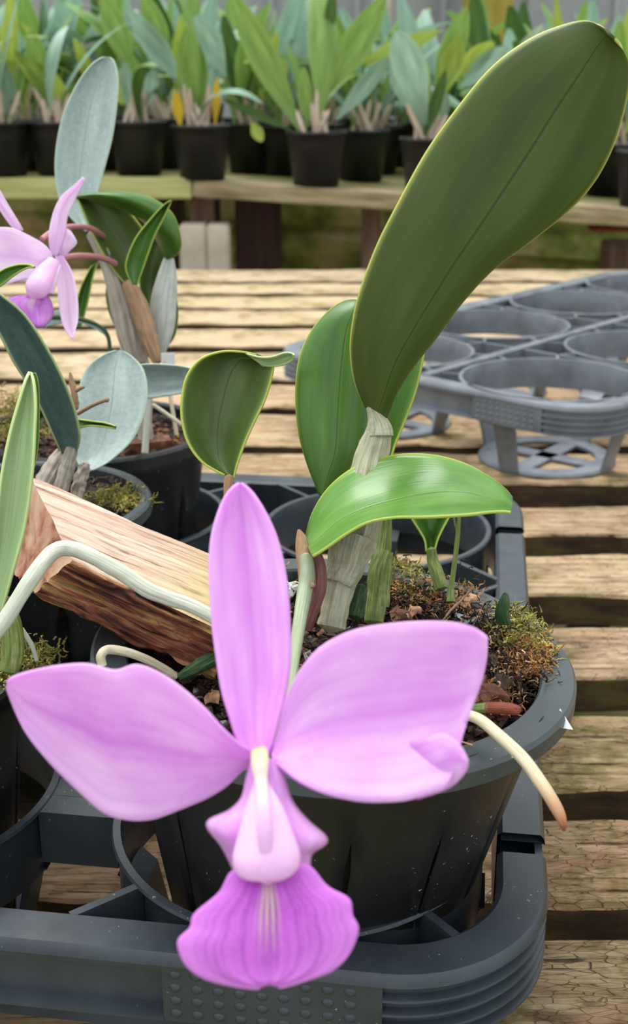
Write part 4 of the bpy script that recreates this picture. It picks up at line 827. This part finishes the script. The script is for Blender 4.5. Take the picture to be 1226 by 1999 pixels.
def back_plant(x, y, label, nl=7, sc_=1.0, leaves=None, group=None, yellow=False):
    z = bench_z(x, y) + .001; r_ = empty('nursery_pot_plant', (x, y, z), label, 'orchid', group); r_.rotation_euler = (0, 0, 0)
    inst(pot_me, r_, (0, 0, 0), (0, 0, 0), sc_, 'pot'); inst(soil_me, r_, (0, 0, 0), (0, 0, 0), sc_, 'soil')
    for k in range(7):
        a = rb.random() * 6.28; q = rb.uniform(.0, .03); inst(cane_me, r_, (q * math.cos(a), q * math.sin(a), .098), (rb.uniform(-.4, .4), rb.uniform(-.5, .5), 0), (.012, .012, rb.uniform(.05, .09)), 'cane')
    for k in range(nl):
        a = rb.random() * 6.28; q = rb.uniform(.005, .035); L = rb.uniform(.14, .32)
        inst(rb.choice(straps), r_, (q * math.cos(a), q * math.sin(a), .10 + rb.uniform(0, .03)), (rb.uniform(-.35, .5), rb.uniform(-.35, .35), rb.uniform(-3.1, 3.1)), L, 'leaf')
    for (bx, by, tx, ty, wd, mi) in (leaves or []):   # noted leaves: base, tip, width
        dpt = (y - 0) * CP + (CAMZ - z - .1) * SP
        b_ = P(bx, by, dpt); t_ = P(tx, ty, dpt - .03); d = t_ - b_; L = d.length
        o = inst(strap('leaf', wd / (L / dpt * FPX), .45, M[mi]), r_, b_ - Vector((x, y, z)), (0, 0, 0), L, 'leaf')
        o.rotation_mode = 'QUATERNION'; q = d.to_track_quat('Z', 'Y'); from mathutils import Quaternion
        # turn the blade's flat side to the front
        yv = q @ Vector((0, 1, 0)); want = Vector((0, 1, 0)); want = (want - d.normalized() * want.dot(d.normalized())).normalized()
        ang = math.atan2(yv.cross(want).dot(d.normalized()), yv.dot(want)); o.rotation_quaternion = Quaternion(d.normalized(), ang) @ q
    return r_
def bx(xpx, dep): return (xpx - 613) / FPX * dep
F = [  # front row: px x, Y, label, leaves
 (8, 2.60, 'potted orchid at the far left end of the back bench row', [(12, 235, 34, -20, 34, 'bg2'), (20, 230, 10, 120, 40, 'bg3')]),
 (118, 2.62, 'potted orchid behind the tall blue-green leaf on the back bench', [(150, 210, 40, 110, 46, 'bg2'), (95, 235, 70, 60, 50, 'bg1')]),
 (272, 2.64, 'potted orchid just right of the tall blue-green leaf on the back bench', [(262, 150, 205, -10, 48, 'bg1'), (262, 240, 245, 120, 30, 'bg3'), (240, 205, 215, 140, 40, 'bg2')]),
 (395, 2.58, 'potted orchid with a yellow leaf in the front row of the back bench', [(360, 170, 255, 20, 46, 'bg3'), (352, 250, 345, 175, 22, 'bgy'), (385, 235, 370, 60, 62, 'bg1'), (330, 130, 285, -10, 44, 'bg1'), (420, 245, 425, 150, 18, 'bgy'), (440, 150, 385, 30, 50, 'bg3')]),
 (617, 2.55, 'potted orchid with long leaves left and right, centre of the back bench', [(585, 255, 455, -10, 56, 'bg1'), (600, 250, 592, 130, 30, 'bg1'), (632, 190, 748, 0, 60, 'bg1'), (655, 235, 760, 110, 34, 'bg3'), (690, 130, 860, 60, 34, 'bg2'), (570, 255, 430, 190, 18, 'bg4'), (640, 80, 650, -20, 24, 'bg4')]),
 (838, 2.50, 'potted orchid left of the giant leaf on the back bench', [(828, 240, 822, 110, 32, 'bg2'), (850, 200, 905, 20, 52, 'bg1'), (862, 190, 895, 70, 46, 'bg2'), (858, 240, 868, 175, 30, 'bg3'), (810, 230, 770, 80, 60, 'bg3'), (900, 170, 990, 90, 46, 'bg3'), (890, 150, 965, 80, 40, 'bg2')]),
 (1262, 2.42, 'potted orchid at the right edge of the back bench', []),
]
for (x, Y, lb, lv) in F: back_plant(bx(x, Y * CP + .06), Y, lb, 3, 1.0, lv)
sl_ = inst(strap('leaf', .55, .6, M['bg2']), bpy.data.objects['nursery_pot_plant.003'] if 'nursery_pot_plant.003' in bpy.data.objects else None, (.105, -.05, .115), (R(-8), R(150), 0), .045, 'leaf')
S = [(490, 2.82), (555, 2.80), (705, 2.74), (735, 2.98), (200, 2.80), (330, 2.84), (60, 2.80), (-60, 2.62), (955, 2.72), (1080, 2.66), (1190, 2.66)]
names = ['second row, between the yellow-leaved and centre pots', 'second row, just left of the centre pot', 'second row, just right of the centre pot', 'third row, right of the centre pot', 'second row, behind the tall blue-green leaf', 'second row, left of the yellow-leaved pot', 'second row, near the far left', 'front row, cut by the left frame edge', 'second row, behind the giant leaf base', 'second row, behind the giant leaf middle', 'second row, at the right edge']
for i, (x, Y) in enumerate(S):
    back_plant(bx(x, Y * CP + .06), Y, 'potted orchid on the back bench, ' + names[i], 10, group='crowded nursery orchids on the back bench')
def row_label(x, Y, row):
    col = min(((-.66, 'far left pot'), (-.54, 'tall blue-green leaf'), (-.37, 'second blue-leaf pot'), (-.24, 'yellow-leaved pot'), (0, 'centre pot'), (.24, 'pot near the giant leaf'), (.42, 'giant leaf'), (.66, 'right edge pot')), key=lambda c: abs(c[0] * Y / 2.6 - x))
    side = 'left' if x < col[0] * Y / 2.6 else 'right'
    return 'nursery orchid, %s row, behind and %s of the %s' % (('third', 'fourth', 'fifth', 'sixth', 'seventh', 'eighth', 'ninth', 'tenth', 'eleventh', 'twelfth')[row], side, col[1])
placed = [(bx(q[0], q[1] * CP + .06), q[1]) for q in F + S]
for row in range(10):
    Y = 2.98 + row * .17; step = .16 + .012 * row; x = -1.15 - .1 * row + rb.random() * .1
    while x < 1.05 + .1 * row:
        if abs(x) > .262 * (Y * CP + .06) + .08 or any(math.hypot(x - a_, Y - b_) < .135 for a_, b_ in placed): x += .04; continue
        placed.append((x, Y))
        back_plant(x + rb.uniform(-.02, .02), Y + rb.uniform(-.03, .03), row_label(x, Y, row), 13 if row < 5 else 10, group='crowded nursery orchids on the back bench'); x += step
